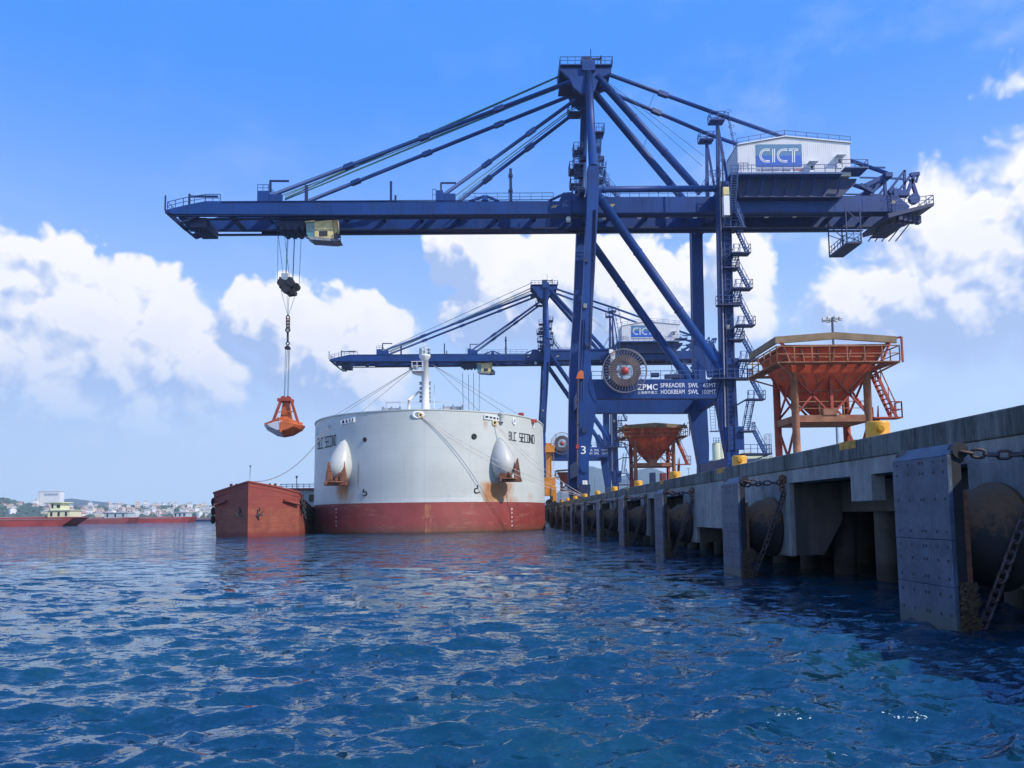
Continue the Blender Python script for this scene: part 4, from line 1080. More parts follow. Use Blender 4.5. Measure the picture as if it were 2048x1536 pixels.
# hanging maintenance platform
hg = MB(); za = P(1668, 500, 101).z; xl_, xr_ = P(1694, 483, 101).x, P(1724, 483, 101).x; zf = P(1724, 483, 101).z
hg.box((xl_, 101, zf-.25), (xr_, 106.8, zf)); hgr = MB()
for x in (xl_+.05, xr_-.05):
    for y in (101.1, 106.7): hgr.beam((x, y, zf), (x, y, zt1+.1), .14, .14)
    hgr.beam((x, 101.1, zf), (x, 106.7, zf+3), .09, .09)
for y in (101.1, 106.7):
    hgr.beam((xl_, y, zf+.2), (xr_, y, zf+2.4), .10, .10); hgr.beam((xl_, y, zt1-.3), (xr_, y, zt1-2.2), .10, .10)
hgr.rails([(xl_, 106.7, zf), (xl_, 101.1, zf), (xr_, 101.1, zf), (xr_, 106.7, zf)], 1.1, 1.0, .035)
hgm = hg.build('hanging_platform', 'dkblue', CR); hgr.build('hanger_frame', 'dkblue', hgm)
# landside end: sheaves, frames, sloping platform
en = MB()
def dg_(p, q_, r_, Y): en.beam(P(p[0], p[1], Y), P(q_[0], q_[1], Y), r_, r_)
for Y in (GC, GC+GD):
    k = Y
    for p, q_, r_ in (((1773, 345), (1741, 392), .38), ((1768, 345), (1771, 392), .35), ((1772, 390), (1809, 341), .30), ((1809, 341), (1809, 392), .30), ((1790, 392), (1820, 352), .3), ((1820, 350), (1838, 348), .5), ((1828, 352), (1812, 392), .42), ((1822, 358), (1836, 400), .42), ((1705, 335), (1770, 335), .2), ((1720, 355), (1812, 357), .18), ((1775, 356), (1835, 361), .2), ((1775, 350), (1730, 372), .6), ((1720, 370), (1748, 385), .5), ((1836, 350), (1832, 365), .25)):
        a_ = P(p[0], p[1], GC); b_ = P(q_[0], q_[1], GC); a_.y = b_.y = Y; en.beam(a_, b_, r_, r_)
    c_ = P(1828, 398, GC); c_.y = Y; en.tube(c_-Vector((0, .3, 0)), c_+Vector((0, .3, 0)), .75, 18)
    c_ = P(1783, 383, GC); c_.y = Y; en.tube(c_-Vector((0, .3, 0)), c_+Vector((0, .3, 0)), .5, 16)
    c_ = P(1800, 388, GC); c_.y = Y; en.cbox(c_, (2.2, 1.0, .8))
en.box((P(1741, 0, GC).x, GC, P(1, 346, GC).z-.3), (P(1741, 0, GC).x+.01, GC, P(1, 346, GC).z-.3)) if False else None
c0 = P(1773, 346, GC); en.box((c0.x-.5, GY-.2, c0.z-.8), (c0.x+.5, GY+GD+GT+.2, c0.z-.2))
en.build('rear_frame', 'blue', CR)
ep = MB(); x0_, x1_ = P(1770, 430, 100).x, P(1868, 405, 100).x
z0_ = P(1868, 406, 100).z
ep.prism([(x0_+.5, z0_-2.0), (x0_+.4, z0_-1.4), (x1_, z0_+.05), (x1_, z0_-.35)], 100, 107.5)
ep.box((x0_+1.0, 101.5, z0_-2.5), (x1_-3.4, 106.5, z0_-2.35))
for k in range(5): ep.beam((x0_+.6+k*1.2, 100.4, z0_-1.6+k*.3), (x0_+1.5+k*1.0, 108, z0_-2.4), .12, .12); ep.box((x0_+2+k*.8, 100.2+k*.3, z0_-2.2), (x0_+2.5+k*.8, 101+k*.3, z0_-1.2))
epm = ep.build('end_platform', 'dkblue', CR)
MB().rails([(x0_+1.8, 100.1, z0_-.6), (x1_, 100.1, z0_+.05), (x1_, 107.4, z0_+.05)], 1.1, 1.0, .04).ladder((P(1762, 0, GY).x, GY-.3, P(1, 390, GY).z), (P(1762, 0, GY).x+.2, GY-.3, P(1, 458, GY).z), .55, cage=True).build('end_railing', 'rail', CR)

# splices, conduits and boxes that break up the plain steel
def rings_on(p, q, r, fr):
    p = Vector(p); q = Vector(q); d = (q-p).normalized()
    for f in fr: c = p.lerp(q, f); MB().tube(c-d*.09, c+d*.09, r*1.13, 20).build('flange', 'blue', CR)
for d in (0, FYD):
    rings_on(off(pA, d), off(pB, d), .60, (.05, .34, .66, .94)); rings_on(off(pA2, d), off(pB2, d), .42, (.04, .5, .96))
rings_on(Vector((P(1193, 152, TY0).x, TY0, P(1193, 152, TY0).z)), P(1402, 386, GC), .52, (.06, .35, .65, .93))
cd = MB()
for k in range(3):
    a_ = P(1187+k*2.0, 420, NY); b_ = P(1179+k*1.5, 700, NY); cd.tube((a_.x, NY-.06, a_.z), (b_.x, NY-.06, b_.z), .045, 6)
cd.build('conduit', 'dkblue', CR)
cd = MB(); a_ = P(1165, 640, NY); b_ = P(1161, 800, NY)
for k in range(2): cd.tube((a_.x+.3*k, NY-.06, a_.z), (b_.x+.3*k, NY-.06, b_.z), .04, 6)
cd.build('conduit', 'dkblue', CR)
for px_, py_, w_, h_, m_ in ((1172, 520, .5, .7, 'dkblue'), (1170, 612, .45, .6, 'grey'), (1174, 690, .5, .5, 'dkblue'), (1450, 520, .5, .7, 'dkblue'), (1455, 655, .5, .6, 'grey'), (1168, 860, .6, .8, 'dkblue'), (1230, 772, .7, .6, 'dkblue')):
    c_ = P(px_, py_, NY-.1); MB().cbox((c_.x, NY-.15, c_.z), (w_, .28, h_)).build('junction_box', m_, CR, bevel=.02)
for px_ in range(600, 1130, 62): c_ = P(px_, 416, GY); MB().box((c_.x-.03, GY-.03, zt1+.05), (c_.x+.03, GY-.001, zt0-.03)).build('web_stiffener', 'blue', CR)
for px_ in range(1230, 1780, 55): c_ = P(px_, 408, GY); MB().box((c_.x-.03, GY-.03, P(px_, 421, GY).z), (c_.x+.03, GY-.001, P(px_, 397, GY).z)).build('web_stiffener', 'blue', CR)
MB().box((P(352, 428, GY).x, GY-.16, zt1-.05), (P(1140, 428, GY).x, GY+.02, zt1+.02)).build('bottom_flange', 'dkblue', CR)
MB().box((P(445, 402, GY).x, GY-.14, zt0-.03), (P(1110, 402, GY).x, GY+.02, zt0+.035)).build('top_flange', 'blue', CR)
for px_, py_ in ((1196, 300), (1202, 318), (1160, 352), (1166, 318), (1192, 372), (1160, 300)):
    c_ = P(px_, py_, 101.2); MB().cbox(c_, (.8, .7, .6)).build('equipment_box', 'dkblue', CR)
for px_, y0_, y1_ in ((1207, 398, 330), (1154, 398, 300), (1212, 398, 352)):
    a_ = P(px_, y0_, 101.0); b_ = P(px_, y1_, 101.0); MB().ladder(a_, b_, .6, (1, 0, 0), True).build('caged_ladder', 'rail', CR)

# trolley with driver's cab
tx0, tx1 = P(545, 1, GY).x, P(672, 1, GY).x
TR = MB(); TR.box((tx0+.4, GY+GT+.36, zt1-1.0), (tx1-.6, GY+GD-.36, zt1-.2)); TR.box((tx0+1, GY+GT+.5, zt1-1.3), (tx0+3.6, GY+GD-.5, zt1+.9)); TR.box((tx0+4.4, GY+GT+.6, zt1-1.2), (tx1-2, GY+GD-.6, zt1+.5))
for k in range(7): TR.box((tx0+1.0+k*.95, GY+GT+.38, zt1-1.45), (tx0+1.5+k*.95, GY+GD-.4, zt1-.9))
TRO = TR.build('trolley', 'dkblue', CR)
CY = GY+1.0
def cbp(pts, Y, dep, name, m, parent): return MB().prism(poly(pts, Y), Y, Y+dep).build(name, m, parent)
cab = cbp([(629, 443), (664, 440), (667, 478), (629, 473)], CY, 1.9, 'cab', 'cream', TRO)
cbp([(612, 445), (628.7, 443), (628.7, 473), (622, 478), (613, 468)], CY+.1, 1.7, 'cab_window', 'glass', cab)
cbp([(610, 442), (629, 440), (629, 443), (610, 445)], CY-.1, 2.0, 'cab_visor', 'cream', cab)
cbp([(638, 462), (655, 461), (655, 472), (638, 473)], CY-.03, .04, 'side_window', 'dkglass', cab)
cbp([(612, 472), (667, 478), (680, 480), (668, 482), (622, 479)], CY-.3, 2.2, 'cab_floor', 'grey', cab)
cbp([(655, 436), (673, 434), (674, 462), (666, 470), (655, 444)], CY+.6, 1.6, 'cab_hanger', 'cream', cab)
MB().rails([P(664, 484, CY-.4), P(681, 486, CY-.4), P(681, 486, CY+2.4)], .95, .5, .04).build('cab_railing', 'dkblue', cab)
for k in range(3): MB().cbox(P(668+k*4, 478-k*3, CY+.3+k*.3), (.6, .5, .45)).build('floodlight', 'black', cab)

# second crane along the quay: same build, trolley nearer the quay
CR2 = copy_tree(CR, skip=('number', 'hose_box', 'hose_pipe', 'valve'))
CR2.location.y += 101.5; ORG[CR2.name] = CR2.location.copy()
CR2['label'] = 'far blue gantry crane behind the ship, seen through the legs of the nearer crane'
for c in kids(CR2):
    if c.name.startswith('trolley') and not c.name.startswith('trolley_rail'): c.location.x += 20.5; TRO2 = c
# ropes of crane 2, reaching down towards the hold
def hang(name, lines, r, m='rope'):
    b = MB()
    for a_, c_ in lines: b.tube(a_, c_, r, 5)
    return b
hx2 = tx0+20.5+3
for k in range(4): MB().tube((hx2-2.2+1.5*k, 207+(k % 2)*2, 40.2), (hx2-1.9+1.3*k, 207+(k % 2)*2, 16.5), .07, 5).build1('hoist_rope', 'rope', CR2)

# ================================================================== HEAD BLOCK, CHAIN, GRAB (near crane)
HYB = 106.3
def B(px, py, Y=HYB): return P(px, py, Y)
HB = thing('head_block', tuple(B(576, 575)), 'dark double sheave block hanging by ropes under the near crane trolley', 'pulley block')
b = MB()
for px_, py_, r_, Y in ((563, 566, .55, HYB-.9), (581, 566, .6, HYB-.9), (572, 578, .62, HYB-.9), (587, 578, .48, HYB+.4), (593, 574, .5, HYB+.6), (588, 586, .38, HYB+.4)):
    c_ = B(px_, py_, Y); b.tube(c_-Vector((0, .35, 0)), c_+Vector((0, .35, 0)), r_, 22)
b.prism([(B(560, 556).x, B(560, 556).z), (B(585, 556).x, B(585, 556).z), (B(592, 590).x, B(592, 590).z), (B(577, 592).x, B(577, 592).z), (B(560, 577).x, B(560, 577).z)], HYB-.5, HYB+.5)
b.build('sheave_frame', 'black', HB)
a_, b2_ = B(565, 549), B(577, 562); MB().box((a_.x, HYB-.6, b2_.z), (b2_.x, HYB-.1, a_.z)).build('cable_box', 'bluegrey', HB)
ztrol = zt1-1.0
for pt, pb2 in (((556, 461), (555, 560)), ((556, 461), (567, 556)), ((568, 461), (579, 556)), ((575, 461), (571, 558)), ((577, 461), (572, 556)), ((589, 461), (585, 560)), ((590, 461), (586, 562)), ((603, 461), (598, 572))):
    q = B(*pt); q.z = ztrol; MB().tube(q, B(*pb2), .035, 5).build('hoist_rope', 'rope', HB)
for px_, py_ in ((562, 580), (574, 592), (578, 592), (590, 592)): MB().tube(B(px_, py_), B(576, 633), .03, 5).build('sling', 'rope', HB)
ch = chain([B(576, 633), B(576, 658)], .75, .42, .09).build('chain', 'chain', HB)
hk = MB(); hk.ring(B(575.5, 660), .28, .10, 'Y', 16, 6); hk.tube(B(575.5, 664), B(575.5, 684), .15, 10); hk.ring(B(575.5, 687), .22, .08, 'Y', 14, 6); hk.prism(poly([(569, 696), (573, 692), (578, 692), (581, 696), (580, 699), (571, 699)], HYB), HYB-.2, HYB+.2)
hk.build('hook', 'black', HB)
GR = thing('grab_bucket', tuple(B(570, 840)), 'orange clamshell grab with pale left jaw hanging open air above the brown barge', 'grab')
g_ = MB()
for a_, c_ in (((571, 698), (568.5, 797)), ((574.5, 698), (569.5, 797)), ((579, 698), (576.5, 797)), ((577, 698), (575, 797))): g_.tube(B(*a_), B(*c_), .035, 5)
g_.build('rope', 'rope', GR)
g_ = MB(); a_, c_ = B(558, 798), B(585, 804); g_.box((a_.x, HYB-.9, c_.z), (c_.x, HYB+.9, a_.z)); g_.tube(B(567, 797)-Vector((0, .3, 0)), B(567, 797)+Vector((0, .3, 0)), .3, 14); g_.tube(B(577, 797)-Vector((0, .3, 0)), B(577, 797)+Vector((0, .3, 0)), .3, 14)
g_.build('head', 'grabdark', GR, bevel=.04)
for s1, pt, pb2 in ((-1, (561, 803), (545, 846)), (1, (583, 803), (597, 848))):
    for Y in (HYB-.75, HYB+.75):
        MB().beam(P(*pt, Y), P(*pb2, Y), .32, .32).build('arm', 'grabdark', GR)
g_ = MB(); g_.prism(poly([(565, 804), (577, 804), (583, 845), (581, 850), (562, 846), (560, 838)], HYB-.4), HYB-.4, HYB+.5); g_.beam(P(556, 824, HYB-.7), P(590, 823, HYB-.7), .12, .12); g_.cbox(B(570, 842), (1.8, 1.3, .9))
g_.build('body', 'orange', GR, bevel=.03)
def jaw(sg):
    """one shell: a scoop, closed cheeks, cutting lip along the bottom"""
    c = B(570, 850); b = MB(); W_ = 2.75; D_ = 1.9
    # cross section across x (from centre out), extruded along y with rounded narrowing
    top = .55; pr = [(0.0, top), (.9*sg, top-.05), (W_*sg, -.15), (W_*.86*sg, -.75), (1.0*sg, -1.55), (0.0, -1.75)]
    secs = [(-D_, .30), (-D_*.55, .86), (0, 1.0), (D_*.55, .86), (D_, .30)]
    vs = []
    for y, s_ in secs: vs += [Vector((c.x+x*(.55+.45*s_), HYB+y, c.z+z*(.35+.65*s_)+(.0))) for x, z in pr]
    n = len(pr); fs = []
    for k in range(len(secs)-1):
        for i in range(n):
            j = (i+1) % n; f = (k*n+i, k*n+j, (k+1)*n+j, (k+1)*n+i); fs.append(f if sg > 0 else f[::-1])
    f0_ = tuple(range(n)); fs += [f0_ if sg < 0 else f0_[::-1], tuple((len(secs)-1)*n+i for i in (range(n) if sg > 0 else reversed(range(n))))]
    b.add(vs, fs); return b
for sg, m_ in ((-1, 'grabpale'), (1, 'orange')):
    o = jaw(sg).build('jaw', m_, GR, 'pale worn steel jaw' if sg < 0 else 'orange jaw', bevel=.04)
g_ = MB(); c = B(570, 850)
g_.box((c.x-.12, HYB-2.0, c.z-1.2), (c.x+.12, HYB-1.9, c.z+.2)); g_.beam((c.x-2.6, HYB-.6, c.z+.02), (c.x-.4, HYB-1.3, c.z+.72), .25, .3); g_.beam((c.x+2.6, HYB-.6, c.z+.02), (c.x+.4, HYB-1.3, c.z+.72), .25, .3)
g_.build('jaw_rim', 'orange', GR)

# ================================================================== SHIP
SX, SYs, SB = -8.2, 75.3, 13.6
def hb_(t, z=6):
    t = max(t, 0); L = 30.0
    if t >= L: return SB
    return SB*(1-(1-t/L)**4.5)**.60
def stem_off(z): return -.5*min(1, max(0, (3.2-z)/3.2)) + .25*max(0, (z-6))/6
def hullp(side, t, z, out=0.0):
    y = SYs+t+stem_off(z)*max(0, 1-t/12); b = hb_(t)*(1+.010*(1-z/12.0))
    p = Vector((SX+side*b, y, z))
    if out:
        e = .05; p2 = Vector((SX+side*hb_(t+e), y+e, z)); tg = (p2-p); n = Vector((side*abs(tg.y), -abs(tg.x), 0))
        if n.length < 1e-6: n = Vector((0, -1, 0))
        p += n.normalized()*out
    return p
def t_of_b(bv):
    lo, hi = 0.0, 30.0
    for _ in range(40):
        m_ = (lo+hi)/2
        if hb_(m_) < bv: lo = m_
        else: hi = m_
    return lo
def hull_px(px, py, out=0.0):
    """point of the bow surface seen at (px, py)"""
    d = ray(px, py); o = Vector((0, 0, CAMH)); lo = 70/d.y; best = None
    k = 74/d.y
    while k < 112/d.y:
        p = o+d*k; t = p.y-SYs-stem_off(p.z)*max(0, 1-(p.y-SYs)/12)
        if t >= 0 and abs(p.x-SX) <= hb_(t): break
        k += .02/d.y
    side = 1 if p.x > SX else -1; t = t_of_b(min(abs(p.x-SX), SB-.01)); return side, t, p.z, hullp(side, t, p.z, out)
DZ = 12.15
def sheer(t): return DZ+.05*min(1, t/13)
SH = thing('bulk_carrier', (SX, SYs+60, 0), 'large grey white ship with red bottom moored bow on beside the quay', 'ship')
def ship_mat():
    m = bpy.data.materials.new('ship_paint'); m.use_nodes = True
    T = NT(m.node_tree); b = T.n['Principled BSDF']; tcn = T.new('ShaderNodeTexCoord'); co = tcn.outputs['Object']
    mp = T.new('ShaderNodeVectorMath', operation='ADD'); T.l.new(co, mp.inputs[0]); mp.inputs[1].default_value = (SX, SYs+60, 0); W_ = mp.outputs[0]
    s = T.sep(W_); x, y, z = s[0], s[1], s[2]
    base = T.mix(T.sstep(T.noise(W_, .22, 5, .6), .3, .7), (.47, .50, .475), (.53, .56, .535))
    base = T.mix(T.m('MULTIPLY', T.sstep(T.noise(T.mapping(W_, (.05, .05, 1.1)), 1.2, 4, .6), .55, .7), .22), base, (.70, .72, .72))
    base = T.mix(T.m('MULTIPLY', T.sstep(T.noise(T.mapping(W_, (1.2, 1.2, .08)), 1.0, 6, .6), .55, .75), .18), base, (.42, .42, .38))
    # plate seams
    sm = T.m('LESS_THAN', T.m('ABSOLUTE', T.m('SUBTRACT', T.m('FRACT', T.m('DIVIDE', z, 2.4)), .5)), .006)
    base = T.mix(T.m('MULTIPLY', sm, .32), base, (.28, .30, .30))
    sv = T.m('LESS_THAN', T.m('ABSOLUTE', T.m('SUBTRACT', T.m('FRACT', T.m('DIVIDE', T.m('ADD', x, .8), 4.4)), .5)), .0045)
    base = T.mix(T.m('MULTIPLY', sv, .30), base, (.28, .30, .30))
    base = T.mix(T.m('MULTIPLY', T.sstep(T.noise(T.mapping(W_, (2.5, 2.5, .16)), 1.3, 7, .7), .60, .72), .4), base, (.36, .27, .19))
    base = T.mix(T.m('MULTIPLY', T.m('MULTIPLY', T.sstep(T.noise(W_, .9, 8, .72), .56, .66), T.sstep(z, 6.0, 3.2)), .35), base, (.35, .36, .34))
    red = T.mix(T.sstep(T.noise(W_, .5, 6, .6), .3, .7), (.20, .035, .030), (.28, .05, .04))
    red = T.mix(T.m('MULTIPLY', T.sstep(T.noise(T.mapping(W_, (.9, .9, .12)), 1.4, 6, .6), .52, .72), .4), red, (.32, .10, .07))
    rust = T.mix(T.noise(W_, 1.5, 5, .6), (.52, .22, .05), (.26, .08, .02))
    def stain(cx, w_, ztop, zbot, amt, side):
        # rust run below an anchor: narrow at the top, ragged
        nz = T.m('MULTIPLY', T.m('SUBTRACT', T.noise(T.mapping(W_, (1.6, 1.6, .35)), 1.2, 7, .65), .5), 1.6*w_)
        dx = T.m('ABSOLUTE', T.m('ADD', T.m('SUBTRACT', x, cx), nz))
        f = T.sstep(dx, w_*1.3, w_*.55)
        zn = T.m('ADD', z, T.m('MULTIPLY', T.m('SUBTRACT', T.noise(T.mapping(W_, (1.3, 1.3, .2)), 1.7, 6, .7), .5), 2.6))
        g1 = T.m('MULTIPLY', T.sstep(z, ztop+.1, ztop-.5), T.sstep(zn, zbot-.5, zbot+1.3))
        return T.m('MULTIPLY', T.m('MULTIPLY', f, g1), amt)
    for st_ in STAINS:
        base = T.mix(stain(*st_), base, rust)
    red = T.mix(T.m('MULTIPLY', T.sstep(T.noise(T.mapping(W_, (.25, .25, 1.6)), 1.5, 8, .72), .54, .64), .5), red, (.36, .16, .12))
    red = T.mix(T.m('MULTIPLY', T.sstep(T.noise(W_, 1.1, 8, .7), .58, .68), .5), red, (.10, .03, .03))
    red = T.mix(T.m('MULTIPLY', T.sstep(T.m('ADD', z, T.m('MULTIPLY', T.noise(W_, 1.3, 6, .7), .9)), 1.5, .7), .55), red, (.12, .06, .035))
    line = T.m('GREATER_THAN', T.m('ADD', z, T.m('MULTIPLY', T.m('SUBTRACT', T.noise(W_, 3, 6, .7), .5), .10)), RZ)
    c = T.mix(line, red, base)
    for cx, w_ in ((hull_px(855, 1040)[3].x, .5),):
        red_r = T.m('MULTIPLY', T.sstep(T.m('ABSOLUTE', T.m('SUBTRACT', x, cx)), w_, .1), T.sstep(T.noise(T.mapping(W_, (2, 2, .3)), 2, 6, .6), .42, .62))
        c = T.mix(T.m('MULTIPLY', T.m('MULTIPLY', red_r, .6), T.m('LESS_THAN', z, RZ-.2)), c, (.45, .20, .07))
    # weed line
    c = T.mix(T.m('MULTIPLY', T.sstep(T.m('ADD', z, T.m('MULTIPLY', T.noise(W_, 2, 4, .6), .25)), .42, .18), .8), c, (.05, .03, .02))
    T.l.new(c, b.inputs['Base Color']); b.inputs['Roughness'].default_value = .42
    bn = T.new('ShaderNodeBump'); bn.inputs['Strength'].default_value = .25; bn.inputs['Distance'].default_value = .08
    T.l.new(T.noise(T.mapping(W_, (.4, .4, .5)), 1.0, 3, .5), bn.inputs['Height']); T.l.new(bn.outputs[0], b.inputs['Normal'])
    return m
RZ = hull_px(849, 1004.5)[3].z
def sx(px, py): return hull_px(px, py)[3].x
STAINS = [(sx(687, 985), .75, P(687, 962, 80).z, RZ+.1, .95, -1), (sx(704, 990), .35, P(704, 985, 80).z, RZ, .35, -1), (sx(994, 985), 1.5, P(1002, 962, 80).z, RZ-.3, .95, 1), (sx(985, 998), 1.0, P(985, 985, 80).z, RZ-1.0, .7, 1), (sx(1025, 1000), .6, P(1025, 990, 80).z, RZ-2, .35, 1),
          (sx(717, 945), .10, P(717, 925, 80).z, P(717, 985, 80).z, .6, -1), (sx(971, 840), .22, P(971, 838, 78).z, P(971, 858, 78).z, .6, 1), (sx(1060, 1000), .3, P(1060, 985, 84).z, RZ, .4, 1)]
M['ship'] = ship_mat(); M['bolster'] = mat('bolster_paint', (.47, .48, .45), .45, var=.06, vscale=.6, streak=((.40, .36, .30), .35))
ts = [0, .02, .08, .18, .33, .55, .85, 1.25, 1.8, 2.5, 3.4, 4.5, 5.8, 7.3, 9, 11, 13.3, 16, 19, 22.5, 26, 30, 60, 110, 150]
zs = [-1.5, 0, .8, 1.6, 2.4, RZ, 4, 5, 6, 7, 8, 9, 10, 11, 11.6, 12.0]
h = MB(); cols = [(-1, t) for t in reversed(ts[1:])] + [(1, t) for t in ts]
vs = []
for side, t in cols:
    for z in zs[:-1]: vs.append(hullp(side, t, z))
    vs.append(hullp(side, t, sheer(t)))
nz_ = len(zs); fs = []
for i in range(len(cols)-1):
    for j in range(nz_-1): fs.append((i*nz_+j, (i+1)*nz_+j, (i+1)*nz_+j+1, i*nz_+j+1))
h.add(vs, fs, True)
h.add([hullp(s__, ts[-1], z) for s__ in (-1, 1) for z in (-1.5, 12.4)], [(0, 1, 3, 2)])
HU = h.build('hull', 'ship', SH)
# bulwark rim and forecastle deck
rim = MB(); pts = [hullp(s__, t, sheer(t)) for s__, t in cols]
for a_, b_ in zip(pts[:-1], pts[1:]):
    if (a_-b_).length > 1e-4: rim.beam(a_+Vector((0, .06, .03)), b_+Vector((0, .06, .03)), .22, .12)
rim.build('bulwark_rim', 'ship', SH)
dk = MB(); dpts = [hullp(s__, t, 11.1) for s__, t in cols]; dk.add([(p.x, p.y+.05, 11.1) for p in dpts], [tuple(range(len(dpts)))]); dk.build('deck', 'rust', SH)
# anchor bolsters (bells)
def bell(px, py, side):
    s_, t, z, p = hull_px(px, py); e = .2; tg = (hullp(s_, t+e, z)-hullp(s_, max(t-e, .01), z)).normalized(); n = Vector((s_*abs(tg.y), -abs(tg.x), 0)).normalized()
    a = Vector((-n.y, n.x, 0)); 
    b = MB(); prof = []; nr = 18; ns = 28; vs = []
    for i in range(nr+1):
        u = i/nr; zz = 2.3-4.5*u            # from top to bottom
        rad = 1.20*(math.sin(math.pi*min(1, u**.72*.96+.02)))**.62 if u < 1 else 0
        rad = (1.34*math.sin(math.pi*u**1.22)**.47 if 0 < u < 1 else 0)*(.72+.36*u)
        shift = .35+.75*u
        for j in range(ns):
            th = 2*math.pi*j/ns; vs.append(p + a*rad*math.cos(th) + n*(rad*math.sin(th)*1.05 + shift*rad*.5) + Vector((0, 0, zz)) + a*(s_*-.0) )
    fs = [(i*ns+j, i*ns+(j+1) % ns, (i+1)*ns+(j+1) % ns, (i+1)*ns+j) for i in range(nr) for j in range(ns)]
    b.add(vs, [f[::-1] for f in fs], True)
    o = b.build('anchor_bolster', 'bolster', SH)
    return p, n, a
def anchor(px, py, side):
    s_, t, z, p = hull_px(px, py)
    b = MB(); c = P(px, py, p.y-2.3)
    X = Vector((1, 0, 0)); Zv = Vector((0, 0, 1)); Yv = Vector((0, -1, 0))
    def pt(x, zz, y=0): return c+X*x*side*1.12+Zv*zz*1.15+Yv*y
    # crown, two flukes pointing up, shank in the middle
    b.beam(pt(-1.0, -.95), pt(1.0, -.95), .55, .35); b.beam(pt(-1.05, -.98, .12), pt(1.05, -.98, .12), .3, .15)
    for q_ in (-.68, .62):
        b.beam(pt(q_, -.9), pt(q_*.92, .1), .72, .5, .58, .4); b.beam(pt(q_*.92, .1), pt(q_*1.05, 1.0), .58, .4, .12, .1)
    b.beam(pt(0, -.9), pt(-.15, .5, -.2), .4, .35, .25, .25); b.beam(pt(.05, -.7, .15), pt(-.45, .35, .1), .2, .2)
    b.build('anchor', 'anchor', SH, bevel=.05)
bell(689, 924, -1); bell(999, 918, 1)
anchor(672, 946, -1); anchor(1021, 939, 1)
for px_, py_, s__ in ((674, 965, -1), (1019, 958, 1)):
    c_ = P(px_, py_, hull_px(px_, py_)[3].y-1.7); MB().lathe([(0, -.08), (1.0, -.08), (1.08, .0), (1.0, .08), (0, .08)], 24, c=c_).build('bolster_lip', 'anchor', SH)
# hull lettering
def hull_text(body, px0, py_top, px1, py_bot, name='lettering', slope=0.0, bold=0.008, m='black'):
    vs, fs = text_mesh(body, 1.0, 0.0, bold=bold)
    w0 = min(v.x for v in vs); w1 = max(v.x for v in vs); h0 = min(v.y for v in vs); h1 = max(v.y for v in vs)
    out = []
    for v in vs:
        u = (v.x-w0)/(w1-w0); px = px0+(px1-px0)*u; dy = slope*(px1-px0)*u
        py = py_bot+dy-(v.y-h0)/(h1-h0)*(py_bot-py_top); out.append(hull_px(px, py, .02)[3])
    return MB().add(out, fs).build(name, m, SH)
GLY = {'B': [[(0,0),(0,1),(.8,1),(1,.85),(1,.62),(.8,.52),(0,.52)],[(.8,.52),(1,.4),(1,.12),(.8,0),(0,0)]], 'L': [[(0,1),(0,0),(1,0)]], 'C': [[(1,1),(0,1),(0,0),(1,0)]],
       'S': [[(1,1),(0,1),(0,.52),(1,.52),(1,0),(0,0)]], 'E': [[(1,1),(0,1),(0,0),(1,0)],[(0,.52),(.85,.52)]], 'O': [[(0,0),(0,1),(1,1),(1,0),(0,0)]],
       'N': [[(0,0),(0,1),(1,0),(1,1)]], 'D': [[(0,0),(0,1),(.75,1),(1,.75),(1,.25),(.75,0),(0,0)]]}
def ship_name(px0, yt, px1, yb, slope):
    word = 'BLC SECOND'; n = len(word); cw = (px1-px0)/n
    for i, ch_ in enumerate(word):
        if ch_ == ' ': continue
        b = MB(); x0 = px0+cw*i
        for strk in GLY[ch_]:
            for (ua, va), (ub, vb) in zip(strk[:-1], strk[1:]):
                q = []
                for u_, v_ in ((ua, va), (ub, vb)):
                    x = x0+cw*.12+u_*cw*.66; y = yb-(yb-yt)*v_+slope*(x-px0); q.append((x, y))
                tx, ty = q[1][0]-q[0][0], q[1][1]-q[0][1]; L_ = math.hypot(tx, ty); hor = abs(tx) > abs(ty)
                w_ = cw*.085 if not hor else (yb-yt)*.055; nx_, ny_ = -ty/L_*w_, tx/L_*w_; ex, ey = tx/L_*w_*.8, ty/L_*w_*.8
                pts = [(q[0][0]-ex+nx_, q[0][1]-ey+ny_), (q[1][0]+ex+nx_, q[1][1]+ey+ny_), (q[1][0]+ex-nx_, q[1][1]+ey-ny_), (q[0][0]-ex-nx_, q[0][1]-ey-ny_)]
                b.add([hull_px(x, y, .03)[3] for x, y in pts], [(0, 1, 2, 3)])
        b.build1('lettering', 'black', SH)
ship_name(1017, 863.5, 1069, 879.5, .14); ship_name(636, 878, 673, 898, -.22)
# draught marks and symbols
for px_ in (674, 1022):
    for k, y_ in enumerate((1018, 1026, 1034, 1043, 1051)):
        hull_text(str(8-k), px_-1.2, y_-2, px_+1.2, y_+2, 'draught_mark', m='whitelet')
def hull_stroke(pts, w_, name, m='black'):
    b = MB(); q = [hull_px(x, y, .03)[3] for x, y in pts]
    for a_, c_ in zip(q[:-1], q[1:]): b.beam(a_, c_, w_, w_)
    return b.build(name, m, SH)
hull_stroke([(729, 978), (727, 984), (733, 983), (735, 988), (733, 991), (727, 991)], .09, 'bulb_mark'); hull_stroke([(954, 970), (955, 976), (949, 977), (948, 983), (951, 986), (958, 984)], .09, 'bulb_mark')
